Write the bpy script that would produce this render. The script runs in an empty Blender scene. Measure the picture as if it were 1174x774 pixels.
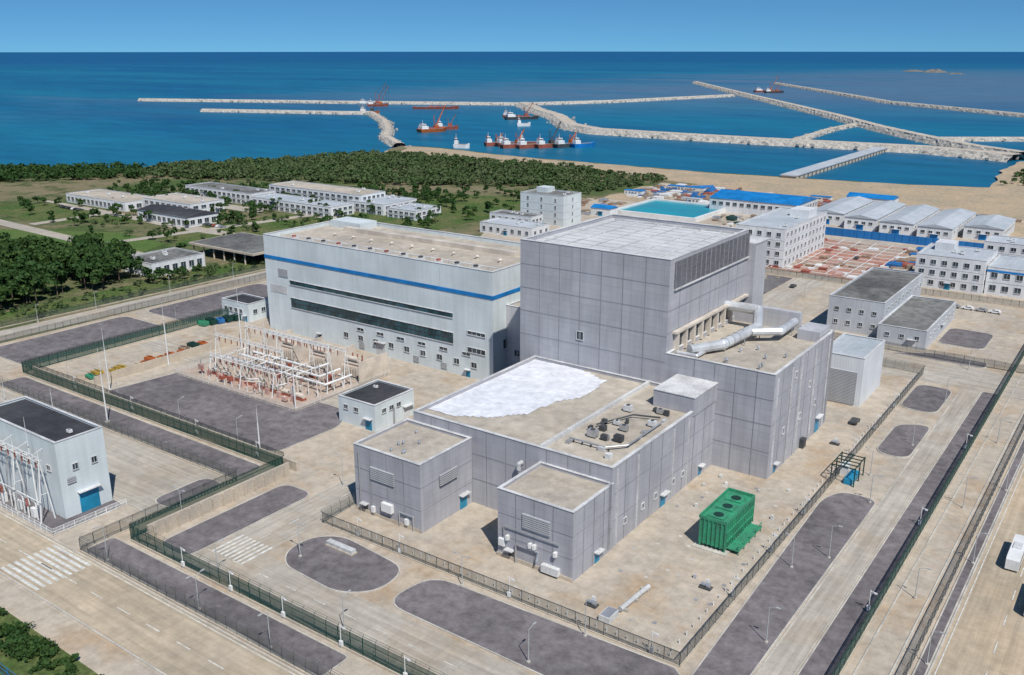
import bpy, math, random
import numpy as np
from mathutils import Vector, Matrix, noise as mnoise
random.seed(7); rng=np.random.default_rng(7)
scene=bpy.context.scene
U=random.uniform
# ---------------------------------------------------------------- materials
MATS={}
def _nt(name):
    m=bpy.data.materials.new(name); m.use_nodes=True
    nt=m.node_tree; b=nt.nodes['Principled BSDF']
    return m,nt,b
def N(nt,t,**k):
    n=nt.nodes.new(t)
    for a,v in k.items(): setattr(n,a,v)
    return n
def mixc(nt,fac,a,b,mode='MIX'):
    n=nt.nodes.new('ShaderNodeMix'); n.data_type='RGBA'; n.blend_type=mode
    for sock,v in ((n.inputs[0],fac),(n.inputs[6],a),(n.inputs[7],b)):
        if isinstance(v,(int,float)): sock.default_value=v
        elif isinstance(v,tuple): sock.default_value=(*v,1) if len(v)==3 else v
        else: nt.links.new(v,sock)
    return n.outputs[2]
def noise(nt,vec,scale,detail=3,rough=.6):
    n=N(nt,'ShaderNodeTexNoise'); n.inputs['Scale'].default_value=scale; n.inputs['Detail'].default_value=min(detail,5)
    n.inputs['Roughness'].default_value=rough
    nt.links.new(vec,n.inputs['Vector']); return n.outputs['Fac']
def ramp(nt,fac,lo,hi,a=0.,b=1.):
    n=N(nt,'ShaderNodeMapRange'); n.inputs[1].default_value=lo; n.inputs[2].default_value=hi
    n.inputs[3].default_value=a; n.inputs[4].default_value=b
    nt.links.new(fac,n.inputs[0]); return n.outputs[0]
def mapping(nt,vec,sc):
    n=N(nt,'ShaderNodeMapping'); n.inputs['Scale'].default_value=sc; nt.links.new(vec,n.inputs[0]); return n.outputs[0]
def setspec(b,v):
    b.inputs['Specular IOR Level'].default_value=v
def mat(name,col,rough=.7,col2=None,s1=.15,s2=2.,amt=.18,metal=0,bump=0,spec=.3):
    if name in MATS: return MATS[name]
    m,nt,b=_nt(name); tc=N(nt,'ShaderNodeTexCoord').outputs['Object']
    c2=col2 or tuple(c*.72 for c in col)
    n1=ramp(nt,noise(nt,tc,s1,3),.38,.62)
    c=mixc(nt,n1,col,c2)
    n2=ramp(nt,noise(nt,tc,s2,3),.3,.7,1-amt,1+amt)
    c=mixc(nt,1.,c,n2,'MULTIPLY')
    nt.links.new(c,b.inputs['Base Color']); b.inputs['Roughness'].default_value=rough; b.inputs['Metallic'].default_value=metal; setspec(b,spec)
    if bump:
        bp=N(nt,'ShaderNodeBump'); bp.inputs['Strength'].default_value=bump; bp.inputs['Distance'].default_value=.3
        nt.links.new(noise(nt,tc,s2,5),bp.inputs['Height']); nt.links.new(bp.outputs[0],b.inputs['Normal'])
    MATS[name]=m; return m
def wallvec(nt):
    tc=N(nt,'ShaderNodeTexCoord').outputs['Object']; g=N(nt,'ShaderNodeNewGeometry')
    sp=N(nt,'ShaderNodeSeparateXYZ'); nt.links.new(tc,sp.inputs[0])
    sn=N(nt,'ShaderNodeSeparateXYZ'); nt.links.new(g.outputs['True Normal'],sn.inputs[0])
    ab=N(nt,'ShaderNodeMath',operation='ABSOLUTE'); nt.links.new(sn.outputs[0],ab.inputs[0])
    gt=N(nt,'ShaderNodeMath',operation='GREATER_THAN'); gt.inputs[1].default_value=.5; nt.links.new(ab.outputs[0],gt.inputs[0])
    mx=N(nt,'ShaderNodeMix'); mx.data_type='FLOAT'; nt.links.new(gt.outputs[0],mx.inputs[0]); nt.links.new(sp.outputs[0],mx.inputs[2]); nt.links.new(sp.outputs[1],mx.inputs[3])
    cb=N(nt,'ShaderNodeCombineXYZ'); nt.links.new(mx.outputs[0],cb.inputs[0]); nt.links.new(sp.outputs[2],cb.inputs[1])
    return tc,cb.outputs[0]
def panel(name,col,w=3.,h=1.2,line=.72,mort=.05,var=.06,rough=.55,streak=.14,w2=None,h2=None):
    if name in MATS: return MATS[name]
    m,nt,b=_nt(name); tc,wv=wallvec(nt)
    def brick(w,h,mort,line,var):
        br=N(nt,'ShaderNodeTexBrick'); br.offset=0; br.squash=1
        nt.links.new(wv,br.inputs['Vector'])
        br.inputs['Color1'].default_value=(1,1,1,1); br.inputs['Color2'].default_value=(1-var,1-var,1-var*.8,1); br.inputs['Mortar'].default_value=(line,line,line,1)
        br.inputs['Scale'].default_value=1; br.inputs['Mortar Size'].default_value=mort; br.inputs['Brick Width'].default_value=w; br.inputs['Row Height'].default_value=h
        br.inputs['Mortar Smooth'].default_value=.2; br.inputs['Bias'].default_value=0
        return br.outputs['Color']
    c=mixc(nt,1.,col,brick(w,h,mort,line,var),'MULTIPLY')
    if w2: c=mixc(nt,1.,c,brick(w2,h2,.08,.9,.05),'MULTIPLY')
    st=ramp(nt,noise(nt,mapping(nt,tc,(.6,.6,.05)),1.,4),.3,.7,1-streak,1.+streak*.4)
    c=mixc(nt,1.,c,st,'MULTIPLY')
    st=ramp(nt,noise(nt,tc,.07,2),.35,.65,.90,1.05)
    c=mixc(nt,1.,c,st,'MULTIPLY')
    nt.links.new(c,b.inputs['Base Color']); b.inputs['Roughness'].default_value=rough; setspec(b,.35)
    MATS[name]=m; return m
def slab(name,col,col2,w=6,h=6,line=.8,rust=None,joints=True,dirt=.25,tracks=None):
    m,nt,b=_nt(name); tc=N(nt,'ShaderNodeTexCoord').outputs['Object']
    c=mixc(nt,ramp(nt,noise(nt,tc,.035,4,.65),.4,.6),col,col2)
    if rust: c=mixc(nt,ramp(nt,noise(nt,mapping(nt,tc,(1,1,1)),.06,5,.7),.5,.68,0,.85),c,rust)
    if joints:
        br=N(nt,'ShaderNodeTexBrick'); br.offset=0; nt.links.new(tc,br.inputs['Vector'])
        br.inputs['Color1'].default_value=(1,1,1,1); br.inputs['Color2'].default_value=(.92,.92,.92,1); br.inputs['Mortar'].default_value=(line,)*3+(1,)
        br.inputs['Scale'].default_value=1; br.inputs['Mortar Size'].default_value=.06; br.inputs['Brick Width'].default_value=w; br.inputs['Row Height'].default_value=h
        c=mixc(nt,1.,c,br.outputs['Color'],'MULTIPLY')
    if tracks:
        c=mixc(nt,1.,c,ramp(nt,noise(nt,mapping(nt,tc,(.03,.8,1) if tracks=='x' else (.8,.03,1)),1.,4,.6),.35,.65,.82,1.08),'MULTIPLY')
    c=mixc(nt,1.,c,ramp(nt,noise(nt,tc,.35,5,.75),.3,.7,1-dirt,1+dirt*.45),'MULTIPLY')
    nt.links.new(c,b.inputs['Base Color']); b.inputs['Roughness'].default_value=.9; setspec(b,.15)
    MATS[name]=m; return m
def glass(name,col,rough=.15):
    m,nt,b=_nt(name); tc=N(nt,'ShaderNodeTexCoord').outputs['Object']
    c=mixc(nt,ramp(nt,noise(nt,tc,.35,2),.4,.6),col,tuple(x*2.2+.01 for x in col))
    nt.links.new(c,b.inputs['Base Color']); b.inputs['Roughness'].default_value=rough; setspec(b,.5); MATS[name]=m; return m
def foliage_mat(name,c1,c2,c3):
    m,nt,b=_nt(name); tc=N(nt,'ShaderNodeTexCoord').outputs['Object']; g=N(nt,'ShaderNodeNewGeometry')
    c=mixc(nt,g.outputs['Random Per Island'],c1,c2)
    c=mixc(nt,ramp(nt,noise(nt,tc,.05,3),.4,.62,0,.8),c,c3)
    nt.links.new(c,b.inputs['Base Color']); b.inputs['Roughness'].default_value=.7; setspec(b,.15)
    MATS[name]=m; return m
def fence_mat(name,col,op,pw=.22):
    m,nt,b=_nt(name); tc,wv=wallvec(nt)
    br=N(nt,'ShaderNodeTexBrick'); br.offset=0; nt.links.new(wv,br.inputs['Vector'])
    br.inputs['Color1'].default_value=(0,0,0,1);br.inputs['Color2'].default_value=(0,0,0,1);br.inputs['Mortar'].default_value=(1,1,1,1)
    br.inputs['Scale'].default_value=1; br.inputs['Mortar Size'].default_value=pw*op*.5; br.inputs['Brick Width'].default_value=pw; br.inputs['Row Height'].default_value=3.1
    b.inputs['Base Color'].default_value=(*col,1); b.inputs['Roughness'].default_value=.5
    t=N(nt,'ShaderNodeBsdfTransparent'); mx=N(nt,'ShaderNodeMixShader')
    nt.links.new(br.outputs['Color'],mx.inputs[0]); nt.links.new(t.outputs[0],mx.inputs[1]); nt.links.new(b.outputs[0],mx.inputs[2])
    nt.links.new(mx.outputs[0],nt.nodes['Material Output'].inputs[0]); MATS[name]=m; return m

clad=panel('grey_cladding',(.405,.405,.432),w=3.0,h=1.5,line=.84,mort=.04,var=.07,w2=9,h2=6)
clad2=panel('grey_cladding_light',(.48,.48,.50),w=3.0,h=1.5,line=.84,mort=.045,w2=6,h2=6)
white_clad=panel('white_cladding',(.60,.655,.67),w=6.,h=1.1,line=.9,mort=.03,var=.03,streak=.10)
white_wall=panel('white_render_wall',(.68,.69,.70),w=8,h=4,line=.93,mort=.03,var=.02,streak=.15)
grey_wall=panel('grey_shed_wall',(.50,.52,.55),w=1.,h=6,line=.85,mort=.05,var=.03)
blue_sheet=panel('blue_sheet',(.02,.17,.45),w=.9,h=6,line=.75,mort=.06)
corr_white=panel('corrugated_white',(.66,.68,.70),w=.8,h=30,line=.85,mort=.06,var=.02,streak=.08)
louver=panel('louver_grey',(.20,.20,.215),w=2.2,h=.35,line=.45,mort=.07,var=.35)
louver_w=panel('louver_white',(.47,.48,.50),w=40,h=.45,line=.35,mort=.1,var=.05)
trim=mat('pale_trim',(.60,.60,.60),.6)
seam=mat('dark_seam',(.29,.29,.31),.6)
roof_tan=slab('roof_concrete_tan',(.51,.455,.38),(.39,.35,.30),w=4,h=4,line=.86,rust=(.44,.38,.30),dirt=.3)
roof_grey=slab('roof_grey_membrane',(.50,.505,.52),(.60,.61,.62),w=3,h=3,line=.86,dirt=.15)
roof_dark=slab('roof_dark_membrane',(.045,.047,.055),(.07,.07,.078),w=3,h=3,line=.8,dirt=.3)
roof_mid=slab('roof_weathered',(.22,.22,.21),(.12,.12,.12),w=5,h=5,line=.8,dirt=.5)
roof_lgrey=slab('roof_light_sheet',(.38,.42,.46),(.46,.49,.53),w=1,h=40,line=.8,dirt=.15)
tarp=mat('white_membrane',(.68,.69,.73),.7,col2=(.58,.59,.63),s1=.3,s2=.8,amt=.10,bump=.35)
blue=mat('blue_paint',(.012,.20,.52),.4,amt=.05)
bluedoor=mat('blue_door_paint',(.02,.25,.42),.4,amt=.05)
gl=glass('dark_window_glass',(.018,.03,.04))
gl2=glass('green_window_glass',(.008,.035,.045))
steel=mat('galvanised_steel',(.55,.56,.58),.35,metal=.6,amt=.1)
silver=mat('insulation_foil',(.72,.73,.74),.35,metal=.4,amt=.1,s2=.7)
whitep=mat('white_paint',(.72,.72,.71),.45,col2=(.62,.62,.61),amt=.06)
lampp=mat('lamp_post_paint',(.45,.46,.46),.5,amt=.06)
cream=mat('cream_paint',(.62,.55,.47),.5,amt=.1)
rust=mat('rust_red_paint',(.34,.10,.07),.6,amt=.25)
pink=mat('faded_pink_paint',(.55,.36,.31),.6,amt=.2)
green=mat('green_machine_paint',(.04,.28,.15),.55,col2=(.045,.20,.12),s1=.5,amt=.25)
darkg=mat('dark_green_paint',(.01,.045,.035),.5,amt=.1)
black=mat('black_rubber',(.02,.02,.02),.8)
dark=mat('dark_steel',(.07,.075,.08),.6)
yellow=mat('yellow_paint',(.40,.27,.05),.6); orange=mat('orange_paint',(.45,.12,.03),.6)
bluetarp=mat('blue_tarpaulin',(.03,.16,.40),.6,col2=(.02,.09,.24),s1=.4,amt=.25)
brownm=mat('brown_scrap',(.19,.11,.075),.9,col2=(.3,.24,.18),s1=.4,amt=.3)
redslab=slab('red_oxide_ground',(.40,.19,.14),(.38,.30,.24),w=5,h=7,line=1.5,dirt=.3)
concrete=slab('site_concrete',(.50,.43,.345),(.43,.38,.32),w=6,h=6,line=.84,rust=(.42,.31,.205),dirt=.28)
roadc=slab('road_concrete',(.47,.43,.37),(.41,.37,.315),w=5,h=5,line=.80,rust=(.43,.35,.265),dirt=.2,tracks='y')
roadx=slab('road_concrete_lengthwise',(.47,.43,.37),(.41,.37,.315),w=5,h=5,line=.80,rust=(.43,.35,.265),dirt=.2,tracks='x')
roadt=slab('tan_road',(.50,.41,.30),(.43,.365,.28),w=5,h=5,line=.84,dirt=.22,tracks='x')
roadty=slab('tan_road_lengthwise',(.50,.40,.285),(.43,.36,.27),w=5,h=5,line=.84,dirt=.22,tracks='y')
gravel=slab('grey_gravel',(.200,.180,.187),(.150,.137,.143),joints=False,dirt=.45)
asph=slab('asphalt',(.14,.13,.135),(.19,.18,.18),joints=False,dirt=.3)
kerb=mat('kerb_concrete',(.52,.49,.44),.85,amt=.15)
paint=mat('road_marking_white',(.66,.66,.62),.7,col2=(.46,.44,.40),s1=1.,amt=.25)
sandm=slab('sand',(.46,.355,.24),(.39,.315,.22),joints=False,rust=(.33,.29,.21),dirt=.35)
rock=mat('rock_armour',(.46,.43,.38),.9,col2=(.30,.28,.25),s1=.3,s2=.6,amt=.55,bump=1.)
rockd=mat('dark_rock',(.12,.12,.11),.9,col2=(.2,.18,.16),s1=.05,amt=.4)
crest=mat('breakwater_crest',(.52,.46,.38),.9,amt=.15)
grassm=mat('grass',(.06,.105,.03),.95,col2=(.12,.13,.055),s1=.05,s2=.7,amt=.45,spec=.05)
grassb=mat('grass_bright',(.07,.13,.035),.95,col2=(.10,.14,.045),s1=.05,s2=.7,amt=.35,spec=.05)
wallc=mat('retaining_concrete',(.50,.43,.34),.85,col2=(.40,.35,.29),amt=.15)
fgreen=fence_mat('green_mesh_fence',(.008,.06,.045),.75,.25)
fgrey=fence_mat('grey_mesh_fence',(.10,.11,.10),.45,.2)
fwhite=fence_mat('white_rail_fence',(.6,.6,.6),.35,.3)
leafA=foliage_mat('leaves_dark',(.018,.045,.012),(.05,.092,.022),(.024,.06,.016))
leafB=foliage_mat('leaves_shore',(.035,.07,.022),(.07,.11,.038),(.085,.11,.05))
bark=mat('bark',(.12,.09,.065),.9)
def landmat():
    m,nt,b=_nt('scrub_land'); tc=N(nt,'ShaderNodeTexCoord').outputs['Object']
    c=mixc(nt,ramp(nt,noise(nt,tc,.012,5,.65),.42,.56),(.075,.11,.04),(.20,.17,.105))
    c=mixc(nt,ramp(nt,noise(nt,tc,.05,5,.7),.5,.62,0,.8),c,(.045,.08,.025))
    c=mixc(nt,1.,c,ramp(nt,noise(nt,tc,.5,4,.7),.3,.7,.65,1.25),'MULTIPLY')
    nt.links.new(c,b.inputs['Base Color']); b.inputs['Roughness'].default_value=.95; setspec(b,.05); return m
scrub=landmat()
def seamat():
    m,nt,b=_nt('sea_water'); tc=N(nt,'ShaderNodeTexCoord').outputs['Object']
    mp=N(nt,'ShaderNodeMapping'); nt.links.new(tc,mp.inputs[0]); mp.inputs['Rotation'].default_value=(0,0,math.radians(-35.6)); mp.inputs['Scale'].default_value=(.3,1,1)
    v=mp.outputs[0]
    c=mixc(nt,ramp(nt,noise(nt,v,.002,5,.65),.38,.60),(.004,.088,.195),(.008,.140,.235))
    ln=N(nt,'ShaderNodeVectorMath',operation='LENGTH'); nt.links.new(tc,ln.inputs[0])
    sp=N(nt,'ShaderNodeSeparateXYZ'); nt.links.new(tc,sp.inputs[0])
    # silty shallows over the flats to the east / offshore
    add=N(nt,'ShaderNodeMath',operation='MULTIPLY_ADD'); nt.links.new(noise(nt,v,.0022,5,.7),add.inputs[0]); add.inputs[1].default_value=3600; nt.links.new(sp.outputs[0],add.inputs[2])
    f1=ramp(nt,add.outputs[0],-200,700); f2=ramp(nt,ln.outputs['Value'],1500,2300); f3=ramp(nt,ln.outputs['Value'],4200,7000,1,0)
    mu=N(nt,'ShaderNodeMath',operation='MULTIPLY'); nt.links.new(f1,mu.inputs[0]); nt.links.new(f2,mu.inputs[1])
    mu2=N(nt,'ShaderNodeMath',operation='MULTIPLY'); nt.links.new(mu.outputs[0],mu2.inputs[0]); nt.links.new(f3,mu2.inputs[1])
    mu3=N(nt,'ShaderNodeMath',operation='MULTIPLY'); nt.links.new(mu2.outputs[0],mu3.inputs[0]); mu3.inputs[1].default_value=.85
    c=mixc(nt,mu3.outputs[0],c,(.085,.15,.225))
    c=mixc(nt,ramp(nt,ln.outputs['Value'],950,1300,.3,0),c,(.010,.15,.22))
    c=mixc(nt,ramp(nt,ln.outputs['Value'],5500,10000),c,(.004,.080,.195))
    c=mixc(nt,1.,c,ramp(nt,noise(nt,v,.03,5,.75),.3,.7,.78,1.22),'MULTIPLY')
    nt.links.new(c,b.inputs['Base Color']); b.inputs['Roughness'].default_value=.4; setspec(b,.18)
    bp=N(nt,'ShaderNodeBump'); bp.inputs['Strength'].default_value=.5; bp.inputs['Distance'].default_value=.5
    nt.links.new(noise(nt,tc,.15,4,.6),bp.inputs['Height']); nt.links.new(bp.outputs[0],b.inputs['Normal'])
    return m
sea=seamat()
pool=mat('turquoise_water',(.02,.30,.36),.3,col2=(.03,.24,.31),s1=.05,amt=.05)

# ---------------------------------------------------------------- builder
class O:
    def __init__(s,name,loc=(0,0,0),rot=0.):
        s.name=name; s.p={}; s.loc=loc; s.rot=rot
    def _g(s,part,m):
        if part not in s.p: s.p[part]=[[],[],m]
        elif s.p[part][2] is not m: return s._g(part+'_'+m.name,m)
        return s.p[part]
    def raw(s,part,m,vs,fs):
        g=s._g(part,m); o=len(g[0]); g[0].extend(vs); g[1].extend([tuple(i+o for i in f) for f in fs]); return s
    def box(s,part,m,x0,x1,y0,y1,z0,z1):
        if x0>x1:x0,x1=x1,x0
        if y0>y1:y0,y1=y1,y0
        return s.raw(part,m,[(x0,y0,z0),(x1,y0,z0),(x1,y1,z0),(x0,y1,z0),(x0,y0,z1),(x1,y0,z1),(x1,y1,z1),(x0,y1,z1)],
          [(3,2,1,0),(4,5,6,7),(0,1,5,4),(1,2,6,5),(2,3,7,6),(3,0,4,7)])
    def cyl(s,part,m,p0,p1,r0,r1=None,n=8):
        r1=r0 if r1 is None else r1
        a=Vector(p0);b=Vector(p1);d=(b-a).normalized()
        u=d.orthogonal().normalized();w=d.cross(u); vs=[]
        for c,r in((a,r0),(b,r1)):
            for i in range(n):
                t=2*math.pi*(i+.5)/n; vs.append(tuple(c+u*math.cos(t)*r+w*math.sin(t)*r))
        fs=[(i,(i+1)%n,n+(i+1)%n,n+i) for i in range(n)]+[tuple(range(n))[::-1],tuple(range(n,2*n))]
        return s.raw(part,m,vs,fs)
    def pipe(s,part,m,pts,r,n=10):
        for a,b in zip(pts,pts[1:]): s.cyl(part,m,a,b,r,n=n)
        for p in pts[1:-1]:
            vs=[];fs=[];k=6
            for i in range(1,k):
                for j in range(n):
                    ph=math.pi*i/k;t=2*math.pi*j/n
                    vs.append((p[0]+r*1.02*math.sin(ph)*math.cos(t),p[1]+r*1.02*math.sin(ph)*math.sin(t),p[2]+r*1.02*math.cos(ph)))
            for i in range(k-2):
                for j in range(n): fs.append((i*n+j,i*n+(j+1)%n,(i+1)*n+(j+1)%n,(i+1)*n+j))
            fs+= [tuple(range(n)),tuple(range((k-2)*n,(k-1)*n))[::-1]]
            s.raw(part,m,vs,fs)
        return s
    def poly(s,part,m,pts,z):
        a=sum(pts[i][0]*pts[(i+1)%len(pts)][1]-pts[(i+1)%len(pts)][0]*pts[i][1] for i in range(len(pts)))
        if a<0: pts=pts[::-1]
        return s.raw(part,m,[(p[0],p[1],z) for p in pts],[tuple(range(len(pts)))])
    def prism(s,part,m,pts,z0,z1):
        a=sum(pts[i][0]*pts[(i+1)%len(pts)][1]-pts[(i+1)%len(pts)][0]*pts[i][1] for i in range(len(pts)))
        if a<0: pts=pts[::-1]
        n=len(pts)
        return s.raw(part,m,[(p[0],p[1],z0) for p in pts]+[(p[0],p[1],z1) for p in pts],
          [(i,(i+1)%n,n+(i+1)%n,n+i) for i in range(n)]+[tuple(range(n,2*n)),tuple(range(n))[::-1]])
    def gable(s,part,m,x0,x1,y0,y1,z,h,axis='y',ov=.4):
        x0-=ov;x1+=ov;y0-=ov;y1+=ov
        if axis=='y':
            xm=(x0+x1)/2; vs=[(x0,y0,z),(x1,y0,z),(x1,y1,z),(x0,y1,z),(xm,y0,z+h),(xm,y1,z+h)]
            fs=[(0,1,4),(2,3,5),(1,2,5,4),(3,0,4,5),(3,2,1,0)]
        else:
            ym=(y0+y1)/2; vs=[(x0,y0,z),(x1,y0,z),(x1,y1,z),(x0,y1,z),(x0,ym,z+h),(x1,ym,z+h)]
            fs=[(0,1,5,4),(2,3,4,5),(1,2,5),(3,0,4),(3,2,1,0)]
        return s.raw(part,m,vs,fs)
    def done(s):
        obs=[]
        for k,(v,f,m) in s.p.items():
            me=bpy.data.meshes.new(k); me.from_pydata(v,[],f); me.materials.append(m); me.update()
            obs.append(bpy.data.objects.new(k,me))
        if len(obs)==1:
            o=obs[0]; o.name=s.name; scene.collection.objects.link(o); o.location=s.loc; o.rotation_euler=(0,0,s.rot); return o
        e=bpy.data.objects.new(s.name,None); e.empty_display_size=1; scene.collection.objects.link(e); e.location=s.loc; e.rotation_euler=(0,0,s.rot)
        for o in obs: scene.collection.objects.link(o); o.parent=e
        return e
ZC=[0]
def nz():
    ZC[0]+=1; return ZC[0]*.0016
def sheet(name,m,pts,z): return O(name).poly(name,m,pts,z if z<0 else z+nz()).done()
def rect(x0,x1,y0,y1): return [(x0,y0),(x1,y0),(x1,y1),(x0,y1)]
def rounded(pts,r,n=5):
    out=[];L=len(pts)
    for i in range(L):
        a=Vector(pts[i-1]);b=Vector(pts[i]);c=Vector(pts[(i+1)%L])
        d1=(a-b);d2=(c-b);rr=min(r,d1.length*.48,d2.length*.48)
        p=b+d1.normalized()*rr;q=b+d2.normalized()*rr
        for k in range(n+1):
            t=k/n; out.append(tuple((1-t)**2*p+2*t*(1-t)*b+t*t*q))
    return out
def bed(name,m,pts,r=3,z=.15):
    p=rounded(pts,r) if r else pts
    z=z+nz()
    o=O(name); o.poly('bed',m,p,z)
    n=len(p)
    a=sum(p[i][0]*p[(i+1)%n][1]-p[(i+1)%n][0]*p[i][1] for i in range(n))
    if a<0:p=p[::-1]
    outer=[]
    for i in range(n):
        t=(Vector(p[(i+1)%n])-Vector(p[i-1]))
        if t.length<1e-6: t=Vector((1,0))
        t.normalize(); outer.append((p[i][0]+t.y*.28,p[i][1]-t.x*.28))
    zt=z+.05
    vs=[(q[0],q[1],zt) for q in p]+[(q[0],q[1],zt) for q in outer]+[(q[0],q[1],0) for q in outer]+[(q[0],q[1],.0) for q in p]
    fs=[]
    for i in range(n):
        j=(i+1)%n; fs+=[(i,n+i,n+j,j),(n+i,2*n+i,2*n+j,n+j),(3*n+i,i,j,3*n+j)]
    o.raw('kerb',kerb,vs,fs); return o.done()
def win(o,face,c,u,z0,z1,w,g=None,fr=None,mull=1,part='windows'):
    g=g or gl; fr=fr or trim; d=.22
    def bx(p,m,u0,u1,a,b,e0,e1):
        if face=='S': o.box(p,m,u0,u1,c-e1,c-e0,a,b)
        else: o.box(p,m,c+e0,c+e1,u0,u1,a,b)
    bx(part,g,u-w/2,u+w/2,z0,z1,-.05,.05)
    f=.12
    bx(part+'_frames',fr,u-w/2-f,u+w/2+f,z1,z1+f,0,d); bx(part+'_frames',fr,u-w/2-f,u+w/2+f,z0-f,z0,0,d+.06)
    bx(part+'_frames',fr,u-w/2-f,u-w/2,z0,z1,0,d); bx(part+'_frames',fr,u+w/2,u+w/2+f,z0,z1,0,d)
    for k in range(1,mull+1):
        x=u-w/2+w*k/(mull+1); bx(part+'_frames',fr,x-.05,x+.05,z0,z1,.05,.12)
def wins(o,face,c,u0,u1,n,z0,z1,w,**k):
    for i in range(n): win(o,face,c,u0+(u1-u0)*(i+.5)/n,z0,z1,w,**k)
def door(o,face,c,u,w,h,m=None,z=0.):
    m=m or bluedoor
    if face=='S': o.box('doors',m,u-w/2,u+w/2,c-.1,c+.05,z+.02,z+h); o.box('door_canopies',trim,u-w/2-.4,u+w/2+.4,c-1.2,c,z+h+.2,z+h+.4)
    else: o.box('doors',m,c-.05,c+.1,u-w/2,u+w/2,z+.02,z+h); o.box('door_canopies',trim,c,c+1.2,u-w/2-.4,u+w/2+.4,z+h+.2,z+h+.4)
def core(o,x0,x1,y0,y1,h,wm,rm,par=.9,t=.45,z0=0.,tag='',cop=None):
    o.box('walls'+tag,wm,x0,x1,y0,y1,z0,h-par)
    o.box('roof'+tag,rm,x0+t,x1-t,y0+t,y1-t,h-par+.002,h-par+.12)
    for a in ((x0,x1,y0,y0+t),(x0,x1,y1-t,y1),(x0,x0+t,y0+t,y1-t),(x1-t,x1,y0+t,y1-t)):
        o.box('parapet'+tag,wm,*a,h-par,h)
    cp=cop or trim; e=.12
    for a in ((x0-e,x1+e,y0-e,y0+t+e),(x0-e,x1+e,y1-t-e,y1+e),(x0-e,x0+t+e,y0+t+e,y1-t-e),(x1-t-e,x1+e,y0+t+e,y1-t-e)):
        o.box('coping'+tag,cp,*a,h+.002,h+.12)
def ac(o,x,y,z,s=1.,m=None):
    m=m or whitep
    o.box('rooftop_units',m,x-s,x+s,y-.7*s,y+.7*s,z+.3,z+1.6*s); o.cyl('rooftop_fans',dark,(x,y,z+1.6*s),(x,y,z+1.75*s),.5*s,n=10)
    for a in(-.8,.8):
        for b in(-.5,.5): o.box('rooftop_unit_feet',dark,x+a*s-.08,x+a*s+.08,y+b*s-.08,y+b*s+.08,z,z+.3)
def vent(o,x,y,z,r=.5,h=1.4,m=None):
    m=m or whitep
    o.cyl('roof_vents',m,(x,y,z),(x,y,z+h),r*.7); o.cyl('roof_vents',m,(x,y,z+h),(x,y,z+h+.5),r*1.2,r*.5)
def inside(p,poly):
    c=False;n=len(poly)
    for i in range(n):
        a=poly[i];b=poly[i-1]
        if (a[1]>p[1])!=(b[1]>p[1]) and p[0]<(b[0]-a[0])*(p[1]-a[1])/(b[1]-a[1])+a[0]: c=not c
    return c
def scatter(poly,n):
    xs=[p[0] for p in poly];ys=[p[1] for p in poly];out=[]
    while len(out)<n:
        p=(U(min(xs),max(xs)),U(min(ys),max(ys)))
        if inside(p,poly): out.append(p)
    return out

# ---------------------------------------------------------------- land, sea
sheet('sea',sea,[(-60000,-20000),(60000,-20000),(60000,90000),(-60000,90000)],-1.5)
def subdiv(pts,step,j):
    out=[]
    for a,b in zip(pts,pts[1:]):
        L=math.dist(a,b);n=max(1,int(L/step))
        for i in range(n):
            t=i/n; out.append((a[0]+(b[0]-a[0])*t+(U(-j,j) if i else 0),a[1]+(b[1]-a[1])*t+(U(-j,j) if i else 0)))
    out.append(pts[-1]); return out
coast=[(-2600,-300),(-1500,60),(-1000,300),(-841,403),(-777,472),(-730,520),(-696,572),(-672,630),(-655,690),(-690,740),(-700,772),(-650,778),(-527,756),(-323,751),(-243,760),(-170,772),(-113,791),(-116,850),(-124,920),(-121,1001),(-60,1040),(200,1010),(1200,900),(2500,500)]
cst=subdiv(coast,14,2.2)
land=cst+[(2500,-700),(-2600,-700)]
def landobj():
    n=len(land); top=[(p[0],p[1],0) for p in land]; out=[]
    for i in range(n):
        t=Vector(land[(i+1)%n])-Vector(land[i-1]); t.normalize(); out.append((land[i][0]-t.y*(9+U(-2,2)),land[i][1]+t.x*(9+U(-2,2)),-4))
    o=O('ground'); o.poly('terrain',scrub,land,0.)
    vs=top+out; fs=[(i,(i+1)%n,n+(i+1)%n,n+i) for i in range(n)]
    o.raw('shore_slope',sandm,vs,fs); return o.done()
landobj()
sand=subdiv([(-694,770),(-650,774),(-527,753),(-323,748),(-243,757),(-170,769),(-116,788),(-120,850),(-127,920),(-124,998),(-60,1035),(-40,900),(-50,700),(-60,620),(-180,648),(-300,676),(-420,706),(-540,704),(-640,708),(-655,720),(-694,770)],12,2.5)
sheet('beach_sand',sandm,sand[:-1],.03)
sheet('site_pavement',concrete,[(-334,66),(80,66),(80,570),(-330,570),(-330,440),(-300,380),(-330,272)],.03)
sheet('construction_ground',sandm,subdiv([(-330,572),(-60,572),(-55,640),(-180,650),(-300,680),(-335,640),(-330,572)],15,3)[:-1],.05)
sheet('site_road',roadx,rect(-162,-43,97,108.5),.06)
sheet('site_road',roadc,rect(-152,-141,108.5,215),.06)
sheet('site_road',roadc,rect(-43,-38,60,300),.06)
sheet('site_road',roadx,rect(-290,-152,176.8,186),.055)
sheet('perimeter_road',roadt,[(-420,73),(-60,73),(-60,86),(-420,86)],.06)
sheet('perimeter_road',roadx,rect(-290,-175,105,127),.06)
sheet('harbour_road',roadty,rect(-19.5,-4,60,700),.06)
sheet('site_road',roadx,rect(-330,-20,300,322),.058)
sheet('site_road',roadc,rect(-135,-121,330,540),.058)
sheet('asphalt_yard',asph,rect(-160,-136,345,412),.06)
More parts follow.
